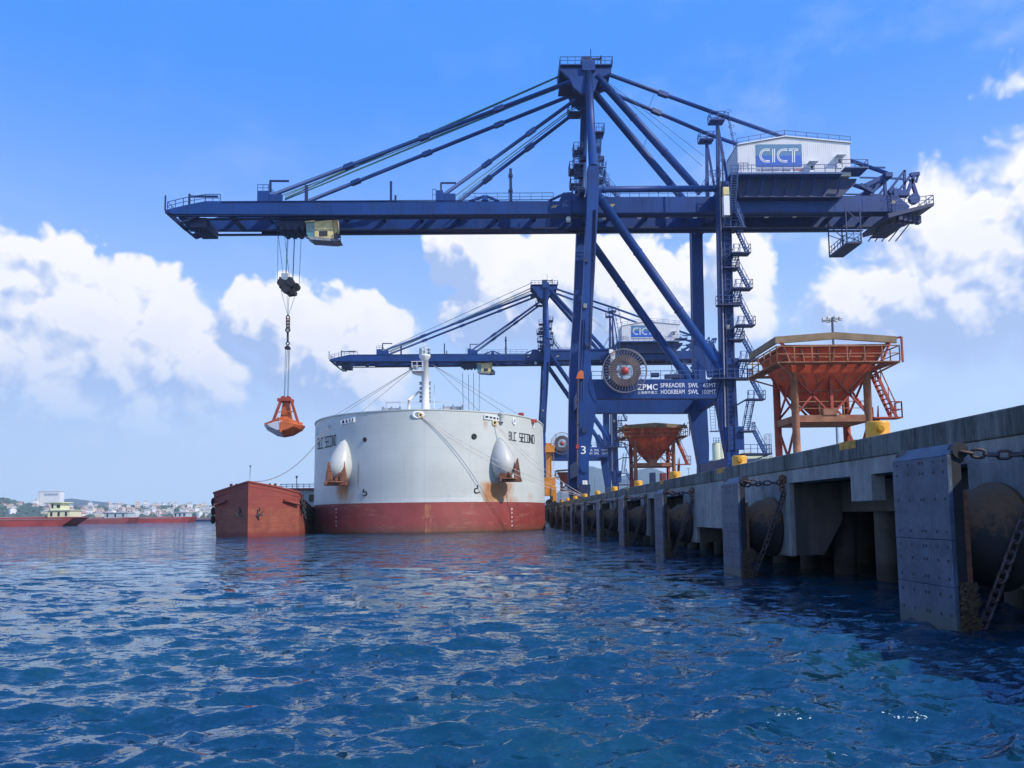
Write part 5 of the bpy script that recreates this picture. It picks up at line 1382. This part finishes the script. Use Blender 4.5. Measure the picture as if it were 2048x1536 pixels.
# chocks and openings
def chock(px, py, r_, m='white', hole=True, name='chock', w_=1.0):
    s_, t, z, p = hull_px(px, py, .02); e = .2; tg = (hullp(s_, t+e, z)-hullp(s_, max(t-e, .001), z)); n = Vector((s_*abs(tg.y), -abs(tg.x), 0)).normalized(); a = Vector((-n.y, n.x, 0))
    b = MB(); ns = 20; m8 = 6; vs = []
    for i in range(ns):
        th = 2*math.pi*i/ns; ct, st__ = math.cos(th), math.sin(th)
        for j in range(m8):
            u = 2*math.pi*j/m8; rr2 = r_+.11*math.cos(u); vs.append(p + a*(ct*rr2*w_) + Vector((0, 0, st__*rr2)) + n*(.09*math.sin(u)))
    fs = [(i*m8+j, ((i+1) % ns)*m8+j, ((i+1) % ns)*m8+(j+1) % m8, i*m8+(j+1) % m8) for i in range(ns) for j in range(m8)]
    b.add(vs, fs, True); o = b.build(name, m, SH)
    if hole:
        b = MB(); b.add([p+n*.015+a*math.cos(2*math.pi*i/ns)*r_*w_+Vector((0, 0, math.sin(2*math.pi*i/ns)*r_)) for i in range(ns)], [tuple(range(ns))]); b.build('opening', 'bluegrey' if m == 'white' else 'black', o)
chock(836, 830, .30, w_=1.6); chock(1028, 843, .30, w_=.8); chock(1066, 850, .32, w_=.6); chock(660, 849, .28, w_=.8); chock(635, 862, .3, w_=.6)
chock(730, 879, .14, 'black'); chock(948, 873, .2, 'black'); chock(841, 831, .22, 'cream', True, 'fairlead'); chock(989, 846, .26, 'cream', True, 'fairlead')
for xa, xb, ya, yb in ((684, 709, 841, 845), (969, 998, 835, 838)):
    b = MB(); q = [hull_px(x, y, .02)[3] for x, y in ((xa, ya+(2 if xa < 800 else -3)), (xb, ya-(3 if xa < 800 else -2)), (xb, yb-(3 if xa < 800 else -2)), (xa, yb+(2 if xa < 800 else -3)))]
    b.add(q, [(3, 2, 1, 0)]); o = b.build('fairlead_slot', 'black', SH)
    b = MB()
    for u in (.0, .3, .55, .8, 1.0): a_ = q[0].lerp(q[1], u); b.beam(a_+Vector((0, -.05, .12)), a_+Vector((0, -.05, -.35)), .16, .12)
    b.beam(q[0]+Vector((0, -.05, .1)), q[1]+Vector((0, -.05, .1)), .1, .1); b.beam(q[3]+Vector((0, -.05, -.1)), q[2]+Vector((0, -.05, -.1)), .1, .1)
    b.build('roller', 'white', o)
# foremast and deck gear
MY = 81.5
def D(px, py, Y=MY): return P(px, py, Y)
b = MB(); b.tube(D(851.5, 822)-Vector((0, 0, 1.2)), D(850, 714), .46, 20, .36); MA = b.build('foremast', 'white', SH)
MB().lathe([(.36, -.5), (.55, -.2), (.62, 0), (.62, .1), (0, .1)], 20, c=D(849.5, 712)).build('mast_top', 'white', MA)
b = MB(); c_ = D(849.5, 711); b.rails([c_+Vector((.55*math.cos(t_), .55*math.sin(t_), 0)) for t_ in [i*math.pi/4 for i in range(9)]], .75, .4, .03); b.tube(c_, D(849.3, 682), .05, 8, .03); b.cbox(c_+Vector((0, -.3, .25)), (.3, .3, .35)); b.cbox(D(849.3, 690), (.18, .18, .3))
b.build('mast_light', 'white', MA)
b = MB(); a_ = D(824, 743); e_ = D(847, 743); b.box((a_.x, MY-.7, a_.z-.08), (e_.x, MY+.5, a_.z)); b.beam(D(825, 745), D(847, 751), .08, .3); b.rails([(e_.x, MY-.7, a_.z), (a_.x, MY-.7, a_.z), (a_.x, MY+.5, a_.z)], .95, .7, .03); b.build('horn_platform', 'white', MA)
b = MB(); c_ = D(833, 736); b.tube(c_, c_+Vector((0, -.5, .02)), .08, 14, .32); b.tube(c_+Vector((-.5, 0, -.1)), c_+Vector((-.6, -.4, -.1)), .05, 12, .18); b.build('fog_horn', 'grey', MA)
b = MB()
for y_ in (765, 775, 784, 792, 800):
    for s__ in (-1, 1): b.beam(D(850, y_), D(850+s__*13*(1.0 if y_ < 770 else .7), y_-1), .07, .06); b.cbox(D(850+s__*9, y_+2), (.22, .22, .28))
b.build('light_bracket', 'grey', MA)
b = MB(); b.tube(D(818, 822), D(818, 800), .16, 12, .12); b.tube(D(818, 800), D(839, 782), .17, 12, .10); b.tube(D(817, 803), D(817, 795), .05, 8); b.build('davit', 'white', SH)
b = MB(); b.tube(D(869, 822), D(869, 770), .03, 6); b.rails([D(772, 822, 84), D(900, 822, 84)], 1.0, 6.0, .02, False)
b.beam(D(772, 806, 84), D(900, 803, 84), .04, .04); b.beam(D(905, 806, 84), D(964, 810, 84), .04, .04)
for px_ in (800, 830, 890, 905, 920): b.beam(D(px_, 806, 84), D(px_, 825, 84), .04, .04)
b.build('deck_railing', 'white', SH)
for px_, y_, r_ in ((783, 821, .8), (906, 819, .9), (880, 821, .6)):
    c_ = D(px_, y_, 80.5); c_.z -= .35; b = MB(); b.tube(c_-Vector((r_*1.2, 0, 0)), c_+Vector((r_*1.2, 0, 0)), r_*.75, 16); 
    for s__ in (-1, 0, 1): b.tube(c_+Vector((s__*r_*1.1-.06, 0, 0)), c_+Vector((s__*r_*1.1+.06, 0, 0)), r_*.95, 18)
    b.build('winch', 'grey', SH)
for px_, y_ in ((748, 825), (1003, 827)): c_ = D(px_, y_, 79); MB().lathe([(.3, -.9), (.3, -.1), (.38, 0), (0, .15)], 14, c=c_).build('vent', 'ship', SH)
wr = MB(); mt_ = D(849, 735)
for px_, y_, Y in ((645, 848, 88), (668, 842, 84), (715, 832, 80), (960, 826, 79), (1020, 836, 82), (1056, 842, 86)):
    wr.tube(D(836 if px_ < 800 else 866, 730), P(px_, y_-2, Y), .025, 5)
wr.build('stay_wire', 'grey', SH)
for px_, y_ in ((1042, 829), (1068, 842)): c_ = P(px_, y_, 84); MB().cbox(c_, (.6, .4, .35)).build('deck_box', 'hubred', SH)
# hatch coaming behind the bow and far superstructure
MB().box((SX-9, SYs+14, 11.0), (SX+9, SYs+100, 12.1)).build('hatch', 'rust', SH)

# mooring ropes
def rope(name, pts, r_, m, label): 
    tag(MB().path([Vector(p) for p in pts], r_, 6).build(name, m), label, 'rope', 'ropes holding the ship')
ck1 = hull_px(842, 831, .1)[3]; ck2 = hull_px(989, 847, .1)[3]
bol = Vector((8.2, 16.8+9.9*6, DECK+.2)); bolb = Vector((8.2, 16.8+9.9*6, DECK+.12))
bol2 = Vector((8.25, 16.8+9.9*6-.15, DECK+.3))
rope('mooring_rope', sag(ck1, bol, .75, 16), .025, 'mooringlt', 'upper rope of the pair from the bow centre to the roped bollard')
rope('mooring_rope', sag(ck1-Vector((0, 0, .12)), bolb, 1.15, 16), .025, 'mooringlt', 'lower rope of the pair from the bow centre to the roped bollard')
rope('mooring_rope', sag(ck2, bol2, .6, 16), .025, 'mooringlt', 'upper rope from the right bow fairlead passing the right anchor')
rope('mooring_rope', sag(ck2-Vector((0, 0, .12)), bol, .95, 16), .025, 'mooringlt', 'lower rope from the right bow fairlead passing the right anchor')

# ================================================================== BROWN BARGE
U = Vector((-.145, 1.0, 0)).normalized(); Wn = Vector((U.y, -U.x, 0))     # backwards, sideways (right)
BC = Vector((-23.35, 74.6, 0)); ST = Vector((P(495, 1073, 70.5).x, 70.5, 0))
BG = thing('river_barge', tuple(BC+U*15), 'brown red barge with a sharp bow and two small anchors beside the ship', 'barge')
def barge_mat():
    m = bpy.data.materials.new('barge_rust_paint'); m.use_nodes = True
    T = NT(m.node_tree); b = T.n['Principled BSDF']; tcn = T.new('ShaderNodeTexCoord'); co = tcn.outputs['Object']; z = T.sep(co)[2]
    c = T.mix(T.sstep(T.noise(co, .8, 7, .6), .3, .7), (.20, .048, .032), (.30, .080, .045))
    hz = T.noise(T.mapping(co, (.25, .25, 3.5)), 1.6, 6, .65)
    c = T.mix(T.m('MULTIPLY', T.sstep(hz, .5, .68), .55), c, (.20, .05, .04))
    c = T.mix(T.m('MULTIPLY', T.sstep(hz, .42, .3), .5), c, (.33, .13, .08))
    pl = T.m('LESS_THAN', T.m('ABSOLUTE', T.m('SUBTRACT', T.m('FRACT', T.m('DIVIDE', T.m('ADD', z, T.m('MULTIPLY', T.noise(co, .7, 3, .5), .12)), .36)), .5)), .05)
    c = T.mix(T.m('MULTIPLY', pl, .4), c, (.12, .03, .02))
    c = T.mix(T.m('MULTIPLY', T.sstep(T.noise(T.mapping(co, (1.2, 1.2, 4)), 1.5, 8, .72), .58, .66), .55), c, (.42, .22, .15))
    c = T.mix(T.m('MULTIPLY', T.sstep(T.noise(T.mapping(co, (2, 2, .25)), 1.5, 7, .7), .56, .7), .45), c, (.13, .05, .03))
    c = T.mix(T.sstep(z, 2.6, 2.75, 0, .5), c, (.24, .035, .035))
    c = T.mix(T.m('MULTIPLY', T.sstep(z, .55, .2), .7), c, (.16, .02, .02))
    T.l.new(c, b.inputs['Base Color']); b.inputs['Roughness'].default_value = .65
    bn = T.new('ShaderNodeBump'); bn.inputs['Strength'].default_value = .5; bn.inputs['Distance'].default_value = .04
    T.l.new(T.noise(T.mapping(co, (.5, .5, 2)), 3, 5, .6), bn.inputs['Height']); T.l.new(bn.outputs[0], b.inputs['Normal'])
    return m
M['rbarge'] = barge_mat()
h = MB(); LW, RW = 3.95, 3.95
def bpt(u, s__, z): return BC+U*u+Wn*s__+Vector((0, 0, z))
sec = []   # columns: (bottom point, top point)
# left side from stern to stem, then right side
top_st = P(497, 963, 70.2)
colsb = [(bpt(44, -LW, -.8), bpt(44, -LW, 2.7)), (bpt(12, -LW, -.8), bpt(12, -LW, 2.7)), (bpt(3.0, -LW, -.8), bpt(3.0, -LW, 3.5)), (bpt(.4, -LW+.15, -.8), bpt(-.1, -LW-.1, 4.15)),
         (bpt(-1.75, -LW*.52, -.8), bpt(-2.15, -LW*.52, 4.62)), (Vector((ST.x, ST.y+.05, -.8)), top_st), (bpt(-1.75, RW*.52, -.8), bpt(-2.15, RW*.52, 4.62)), (bpt(.4, RW-.15, -.8), bpt(-.1, RW-.1, 4.15)), (bpt(3.0, RW, -.8), bpt(3.0, RW, 3.5)), (bpt(12, RW, -.8), bpt(12, RW, 2.7)), (bpt(44, RW, -.8), bpt(44, RW, 2.7))]
vs = []; K = 5
for a_, b_ in colsb:
    for k in range(K): vs.append(a_.lerp(b_, k/(K-1)))
fs = [(i*K+k, (i+1)*K+k, (i+1)*K+k+1, i*K+k+1) for i in range(len(colsb)-1) for k in range(K-1)]
h.add(vs, fs); h.add([colsb[-1][0], colsb[0][0], colsb[0][1], colsb[-1][1]], [(0, 1, 2, 3)])
h.build('hull', 'rbarge', BG)
dk = MB(); dk.add([c_[1]-Vector((0, 0, .45)) for c_ in colsb], [(0, 1, 9, 10), (1, 2, 8, 9), (2, 3, 7, 8), (3, 4, 6, 7), (4, 5, 6)]); dk.build('deck', 'rust', BG)
rb = MB(); 
for a_, b_ in zip(colsb[:-1], colsb[1:]): rb.beam(a_[1], b_[1], .16, .14)
for i, (s0, s1) in enumerate(((3, 4), (4, 5))):
    pass
for (u0, s0, z0, u1, s1, z1) in ((-.35, -3.9, 3.1, -1.6, -2.6, 3.45), (-.35, 3.9, 3.1, -1.6, 2.6, 3.45)): rb.tube(bpt(u0, s0, z0-.1), bpt(u1, s1, z1-.1), .14, 10)
for s__ in (-2.2, -1.7, 1.3, 1.8): rb.tube(bpt(-1.5, s__, 4.35), bpt(-1.5, s__, 4.95), .13, 10)
rb.build('rubbing_rail', 'rbarge', BG)
# seams: welded strakes
MB().tube(top_st+Vector((.0, .3, -.1)), top_st+Vector((.05, .3, 1.3)), .03, 6).cbox(top_st+Vector((.05, .3, 1.4)), (.14, .14, .2)).build('light_post', 'grey', BG)
def small_anchor(px, py, sg):
    c_ = P(px, py, 71.2); b = MB(); b.tube(c_+Vector((0, 0, .25)), c_+Vector((sg*.15, -.1, -.35)), .07, 8)
    b.ring(c_+Vector((0, .1, .28)), .2, .05, 'Y', 14, 6); 
    for q_ in (-1, 1): b.beam(c_+Vector((sg*.12, -.1, -.32)), c_+Vector((sg*.12+q_*.45, -.15, .05 if q_ == sg else -.1)), .13, .1, .04, .04)
    b.beam(c_+Vector((-.3, -.1, -.38)), c_+Vector((.5, -.1, -.30)), .12, .12); return b.build('anchor', 'chain', BG)
small_anchor(481, 1024, -1); small_anchor(515, 1024, 1)
for px_ in (484, 512): c_ = P(px_, 1018, 71.35); MB().lathe([(0, .02), (.2, .02), (.34, -.05), (.36, .1)], 18, 'Y', c_).build('hawsehole', 'rbarge', BG)
for k, (u, z) in enumerate(((.6, 3.2), (1.4, 2.5), (2.2, 2.9), (3.2, 1.9), (4.2, 2.6), (5.4, 2.1), (6.6, 2.3), (8.0, 1.6), (9.5, 2.0), (11.5, 1.7), (13.5, 1.9), (16, 1.6))):
    c_ = bpt(u, RW+.15, z); MB().ring(c_, .32, .13, 'X', 20, 8).build('tyre', 'blackrub', BG)
for z in (3.3, 2.4, 1.6): MB().ring(bpt(.3, -LW-.2, z), .28, .12, 'X', 18, 8).build('tyre', 'blackrub', BG)
# stern wheelhouse
dh = MB(); 
def obox(b, u0, u1, s0, s1, z0, z1):
    p = [bpt(u, s__, z) for z in (z0, z1) for u, s__ in ((u0, s0), (u0, s1), (u1, s1), (u1, s0))]
    b.add(p, [(0,3,2,1),(4,5,6,7),(0,1,5,4),(1,2,6,5),(2,3,7,6),(3,0,4,7)] if True else [])
obox(dh, 24, 32, -3.4, 3.5, 2.3, 5.2); WH = dh.build('wheelhouse', 'paleblue', BG)
b = MB(); obox(b, 23.4, 32.6, -3.9, 4.0, 5.21, 5.4); b.build('roof', 'hopdark', WH)
b = MB()
for s__ in (-2.2, -.6, 1.0, 2.4): obox(b, 23.93, 23.995, s__, s__+.7, 3.7, 4.6)
b.build('window', 'dkglass', WH)
MB().rails([bpt(23.4, -3.8, 5.4), bpt(23.4, 3.9, 5.4), bpt(32, 3.9, 5.4)], .5, .7, .05).build('roof_railing', 'white', WH)
MB().tube(bpt(21, 1.2, 2.4), bpt(21, 1.2, 6.6), .05, 6).cbox(bpt(21, 1.2, 6.7), (.2, .2, .3)).build('light_post', 'grey', BG)
b = MB(); obox(b, 4, 22, -3.2, 3.2, 2.2, 3.0); b.build('hatch_coaming', 'rust', BG)
# rope from the barge up to the ship
tag(MB().path(sag(top_st+Vector((.2, .1, .0)), hull_px(661, 850, .1)[3], 1.6, 18), .035, 6).build('mooring_rope', 'mooring'), 'single slack rope from the barge bow up to the ship', 'rope')

# ================================================================== HOPPERS
def make_hopper(c, label):
    t = thing('hopper', c, label, 'hopper', 'red cargo hoppers on the quay')
    cx, cy, cz = c
    def V(x, y, z): return Vector((cx+x, cy+y, cz+z))
    CXH, CYH = 2.67, 1.8
    for x in (-CXH, CXH):
        for y in (-CYH, CYH): MB().tube(V(x, y, 0), V(x, y, 8.7), .27, 16).tube(V(x, y, 0), V(x, y, .06), .45, 16).build('leg', 'hopframe' if y < 0 else 'hopdark', t)
    b = MB()
    for z in (5.15,):
        for y in (-CYH, CYH): b.beam(V(-CXH, y, z), V(CXH, y, z), .25, .5)
        for x in (-CXH, CXH): b.beam(V(x, -CYH, z), V(x, CYH, z), .25, .5)
        b.box(V(-CXH, -CYH, z-.25), V(CXH, CYH, z-.2)); b.box(V(-.7, -CYH-.2, z+.25), V(.3, -CYH+.6, z+.7))
    b.build('lower_frame', 'hopframe', t)
    b = MB()
    for y in (-CYH, CYH):
        for x in (-CXH, CXH): b.beam(V(x, y, 5.4), V(0, y, 8.5), .14, .14); b.beam(V(x, y, 8.3), V(0, y, 5.4), .14, .14)
        b.beam(V(0, y, 5.4), V(0, y, 8.7), .22, .22)
    for x in (-CXH, CXH):
        b.beam(V(x, -CYH, 5.4), V(x, CYH, 8.5), .12, .12); b.beam(V(x, CYH, 5.4), V(x, -CYH, 8.5), .12, .12)
        b.beam(V(x, -CYH, .1), V(x, CYH, 4.9), .14, .14); b.beam(V(x, CYH, .1), V(x, -CYH, 4.9), .14, .14)
    b.build('brace', 'hopdark', t)
    # funnel
    b = MB(); rings = [(3.7, 2.7, 10.3), (3.65, 2.65, 10.2), (3.0, 2.2, 8.9), (2.75, 1.95, 8.3), (.55, .5, 5.6), (.45, .45, 5.3)]
    vs = []
    for hx, hy, z in rings: vs += [V(-hx, -hy, z), V(hx, -hy, z), V(hx, hy, z), V(-hx, hy, z)]
    fs = [(k*4+i, (k+1)*4+i, (k+1)*4+(i+1) % 4, k*4+(i+1) % 4) for k in range(len(rings)-1) for i in range(4)] + [(20, 23, 22, 21)]
    b.add(vs, fs); b.build('funnel', 'hopper', t)
    b = MB()
    for k in range(7):
        f = -1+2*k/6; b.beam(V(3.66*f, -2.70, 10.2), V(3.0*f, -2.25, 8.9), .12, .12)
    for (hx, hy, z) in ((3.35, 2.45, 9.55), (1.9, 1.45, 7.25), (1.1, .9, 6.25)):
        b.beam(V(-hx, -hy, z), V(hx, -hy, z), .09, .09); b.beam(V(-hx, -hy, z), V(-hx, hy, z), .09, .09); b.beam(V(hx, -hy, z), V(hx, hy, z), .09, .09)
    for k in range(5):
        f = -.8+1.6*k/4; b.beam(V(2.75*f, -2.0, 8.3), V(.5*f, -.55, 5.7), .08, .08)
    b.beam(V(-3.75, -2.75, 10.3), V(3.75, -2.75, 10.3), .16, .16); b.beam(V(-3.75, -2.75, 10.3), V(-3.75, 2.75, 10.3), .16, .16); b.beam(V(3.75, -2.75, 10.3), V(3.75, 2.75, 10.3), .16, .16)
    b.build('rib', 'hopframe', t)
    b = MB(); b.beam(V(-CXH-.2, -CYH, 8.7), V(CXH+.2, -CYH, 8.7), .35, .4); b.beam(V(-CXH-.2, CYH, 8.7), V(CXH+.2, CYH, 8.7), .35, .4); b.beam(V(-CXH, -CYH, 8.7), V(-CXH, CYH, 8.7), .35, .4); b.beam(V(CXH, -CYH, 8.7), V(CXH, CYH, 8.7), .35, .4)
    b.build('upper_frame', 'hopframe', t)
    # gallery
    b = MB(); z = 9.0; ox, oy = 4.4, 3.3
    b.box(V(-ox, -oy, z), V(ox, -oy+.9, z+.07)); b.box(V(-ox, oy-.9, z), V(ox, oy, z+.07)); b.box(V(-ox, -oy+.91, z), V(-ox+.9, oy-.91, z+.07)); b.box(V(ox-.9, -oy+.91, z), V(ox, oy-.91, z+.07))
    for x in (-ox, ox): b.beam(V(x, -oy, z), V(x*.62, -CYH, 8.1), .1, .12); b.beam(V(x, oy, z), V(x*.62, CYH, 8.1), .1, .12)
    ga = b.build('gallery', 'hopframe', t)
    MB().rails([V(-ox, -oy, z+.07), V(ox, -oy, z+.07), V(ox, oy, z+.07), V(-ox, oy, z+.07), V(-ox, -oy, z+.07)], 1.1, 1.25, .035).build('railing', 'hopframe', ga)
    # wind boards: raised cambered beams on three sides
    b = MB(); pr = [(-4.35, 10.45), (-4.35, 10.95), (0, 11.25), (4.4, 10.9), (4.4, 10.42), (0, 10.75)]
    b.prism([(cx+x, cz+zz) for x, zz in pr], cy-3.0, cy-2.8)
    b.add([V(-4.35, -2.8, 10.45), V(-4.35, 2.9, 10.45), V(-4.35, 2.9, 10.95), V(-4.35, -2.8, 10.95), V(-4.2, -2.8, 10.45), V(-4.2, 2.9, 10.45), V(-4.2, 2.9, 10.95), V(-4.2, -2.8, 10.95)], [(0,3,2,1),(4,5,6,7),(0,1,5,4),(2,3,7,6),(3,0,4,7),(1,2,6,5)])
    b.build('wind_board', 'tarp', t)
    b = MB()
    for x in (-4.1, 4.1): b.beam(V(x, -2.9, 10.8), V(x*.78, -3.2, 9.1), .12, .12); b.beam(V(x, -2.9, 10.7), V(x*.86, -2.7, 10.2), .16, .16)
    b.beam(V(4.45, -2.9, 10.8), V(4.75, -3.0, 10.85), .12, .12); b.beam(V(4.75, -3.0, 10.85), V(4.7, -3.1, 9.0), .12, .12)
    b.build('board_strut', 'hopdark', t)
    # stairs at the right
    b = MB(); b.stairs(V(4.6, -1.6, 5.2), V(3.1, -1.6, 8.9), .8, (0, 1, 0)); b.box(V(2.95, -2.1, 5.1), V(5.05, -1.0, 5.2)); b.rails([V(4.2, -2.05, 5.2), V(5.0, -2.05, 5.2), V(5.0, -1.05, 5.2)], 1.1, .7, .035)
    b.stairs(V(3.1, -1.0, 0), V(3.6, -1.0, 5.1), .8, (0, 1, 0)); b.build('stairway', 'hopdark', t)
    b = MB(); b.rails([V(-CXH, -CYH, 5.4), V(CXH, -CYH, 5.4)], 1.0, 1.8, .03); b.build('lower_railing', 'hopframe', t)
    return t
H1 = make_hopper((24.15, 57.0, DECK), 'rusty brown and red hopper tower nearest on the quay, largest of the hoppers')
H2 = copy_tree(H1); H2.location = (21.5, 108.5, DECK); H2['label'] = 'red hopper tower standing inside the portal of the near crane'
for c in kids(H2):
    if c.name.startswith('wind_board'): c.location.z -= .35
H3 = copy_tree(H1); H3.location = (20.3, 222, DECK); H3['label'] = 'far red hopper half hidden behind the crane leg beside the ship'

# ================================================================== OTHER THINGS ON THE QUAY
def high_mast(x, y, h_, label, n=8, group='lamp masts beyond the quay'):
    t = thing('lamp_mast', (x, y, DECK), label, 'lamp mast', group)
    MB().tube((x, y, DECK), (x, y, DECK+h_), h_*.011, 14, h_*.006).build('pole', 'bluegrey', t)
    b = MB(); b.ring((x, y, DECK+h_-.2), h_*.035, .05, 'Z', 20, 5)
    for k in range(n):
        a_ = 2*math.pi*k/n; b.beam((x, y, DECK+h_), (x+math.cos(a_)*h_*.04, y+math.sin(a_)*h_*.04, DECK+h_-.1), .06, .06)
    b.build('head_frame', 'grey', t)
    for k in range(n):
        a_ = 2*math.pi*k/n; MB().cbox((x+math.cos(a_)*h_*.045, y+math.sin(a_)*h_*.045, DECK+h_-.25), (h_*.018, h_*.018, h_*.013)).build('lamp', 'white', t)
    return t
a_ = P(1666, 635, 110); high_mast(P(1672, 800, 110).x, 110, a_.z-DECK, 'tall lamp mast rising behind the near hopper')
for px_, py_, Y, lb in ((1597, 893, 210, 'short lamp mast right of the near hopper left leg'), (1377, 936, 230, 'small lamp mast right of the far hopper'), (1189, 955, 300, 'thin lamp mast in front of the far hills beside the crane leg')):
    a_ = P(px_, py_, Y); high_mast(a_.x, Y, a_.z-DECK, lb, 4)
# lattice tower
a_ = P(1535, 868, 150); t = thing('lattice_tower', (a_.x, 150, DECK), 'thin grey lattice tower right of the crane stairs', 'tower'); b = MB()
for sx_ in (-.55, .55):
    for sy_ in (-.55, .55): b.beam((a_.x+sx_, 150+sy_, DECK), (a_.x+sx_*.9, 150+sy_*.9, a_.z), .12, .12)
n = 12
for k in range(n):
    z0 = DECK+(a_.z-DECK)*k/n; z1 = DECK+(a_.z-DECK)*(k+1)/n
    for y in (149.45, 150.55): b.beam((a_.x-.55, y, z0), (a_.x+.55, y, z1), .06, .06); b.beam((a_.x-.55, y, z1), (a_.x+.55, y, z1), .06, .06)
    b.beam((a_.x-.55, 149.45, z0), (a_.x-.55, 150.55, z1), .06, .06)
b.build('lattice', 'bluegrey', t)
# yellow silo ladder tower behind the crane
a_ = P(1434, 860, 170); t = thing('silo', (a_.x, 170, DECK), 'pale yellow silo with a caged ladder behind the crane portal', 'silo')
MB().lathe([(1.2, 0), (1.2, a_.z-DECK-3), (0, a_.z-DECK-2.4)], 20, c=(a_.x, 170, DECK)).build('tank', 'palegreen', t); MB().ladder((a_.x+.9, 168.7, DECK), (a_.x+.9, 168.7, a_.z), .7).rails([(a_.x-1.2, 168.9, a_.z-3), (a_.x+1.2, 168.9, a_.z-3)], 1.1, .6, .05).build('ladder', 'rail', t)
# warehouse roof beyond
a_ = P(1500, 903, 190); t = thing('warehouse', (a_.x, 195, DECK), 'low warehouse with pale green roof behind the second bollard', 'building')
MB().box((a_.x-8, 190, DECK), (a_.x+7, 205, a_.z-1.8)).build('wall', 'bluegrey', t); MB().prism([(a_.x-8.5, a_.z-1.8), (a_.x+7.5, a_.z-1.8), (a_.x-.5, a_.z)], 189.5, 205.5).build('roof', 'palegreen', t)
# orange harbour machine behind the ship
a_ = P(1101, 874, 150); t = thing('mobile_harbour_machine', (a_.x, 150, DECK), 'orange loading machine with a ladder tower between ship and crane leg', 'machine')
X0 = P(1093, 950, 150).x; X1 = P(1103, 950, 150).x
MB().box((X0, 150, DECK+2.8), (X1, 151.5, P(1100, 886, 150).z)).build('tower', 'orangem', t)
MB().ladder((X1+.25, 149.9, DECK+4), (X1+.25, 149.9, P(1100, 876, 150).z), .5).build('ladder', 'orangem', t)
MB().box((X0-.4, 149.6, DECK+2.0), (P(1111, 950, 150).x, 152, P(1100, 955, 150).z)).box((P(1101, 950, 150).x, 149.4, DECK+.6), (P(1112, 950, 150).x, 152, P(1100, 973, 150).z)).build('body', 'orangem', t, bevel=.08)
MB().tube((P(1097, 950, 150).x, 149.3, DECK+.7), (P(1097, 950, 150).x, 150.3, DECK+.7), .65, 18).tube((P(1108, 950, 150).x, 149.3, DECK+.5), (P(1108, 950, 150).x, 150.3, DECK+.5), .5, 18).build('wheel', 'black', t)
MB().box((P(1099, 950, 149).x, 149, P(1100, 1001, 149).z), (P(1105, 950, 149).x, 149.55, P(1100, 992, 149).z)).build('window', 'dkglass', t)
MB().box((P(1092, 950, 149).x, 149, P(1100, 905, 150).z), (P(1110, 950, 149).x, 152, P(1100, 892, 150).z)).build('winch_house', 'orangem', t)
# containers and sheds at the crane foot
for px0_, px1_, y0_, y1_, Y, m_, lb in ((1122, 1136, 983, 992, 170, 'bluegrey', 'pale blue container behind the crane foot'), (1302, 1312, 945, 975, 190, 'dkblue', 'dark blue cabin between the far hopper legs'), (1323, 1333, 946, 975, 180, 'redcont', 'rusty red tank between the far hopper legs')):
    a_ = P(px0_, y0_, Y); b_ = P(px1_, y1_, Y)
    t = thing('container', ((a_.x+b_.x)/2, Y, DECK), lb, 'container'); bb = MB().box((a_.x, Y, DECK), (b_.x, Y+2.4, a_.z)); bb.build('box', m_, t, bevel=.03)
    bb = MB(); x = a_.x+.1
    while x < b_.x-.1: bb.box((x, Y-.04, DECK+.2), (x+.06, Y-.001, a_.z-.15)); x += .22
    bb.build('ribs', m_, t)
HAZE = True
if HAZE:
    b = MB().box((-4200, -60, -6), (4200, 5300, 480)); o = b.build('haze', 'white'); o.data.materials.clear()
    m = bpy.data.materials.new('haze_air'); m.use_nodes = True; nt = m.node_tree; nt.nodes.clear()
    vo = nt.nodes.new('ShaderNodeVolumePrincipled'); vo.inputs['Color'].default_value = (.78, .90, 1.0, 1); vo.inputs['Density'].default_value = .00015; vo.inputs['Anisotropy'].default_value = .2
    ou = nt.nodes.new('ShaderNodeOutputMaterial'); nt.links.new(vo.outputs[0], ou.inputs['Volume']); o.data.materials.append(m); tag(o, kind='stuff')
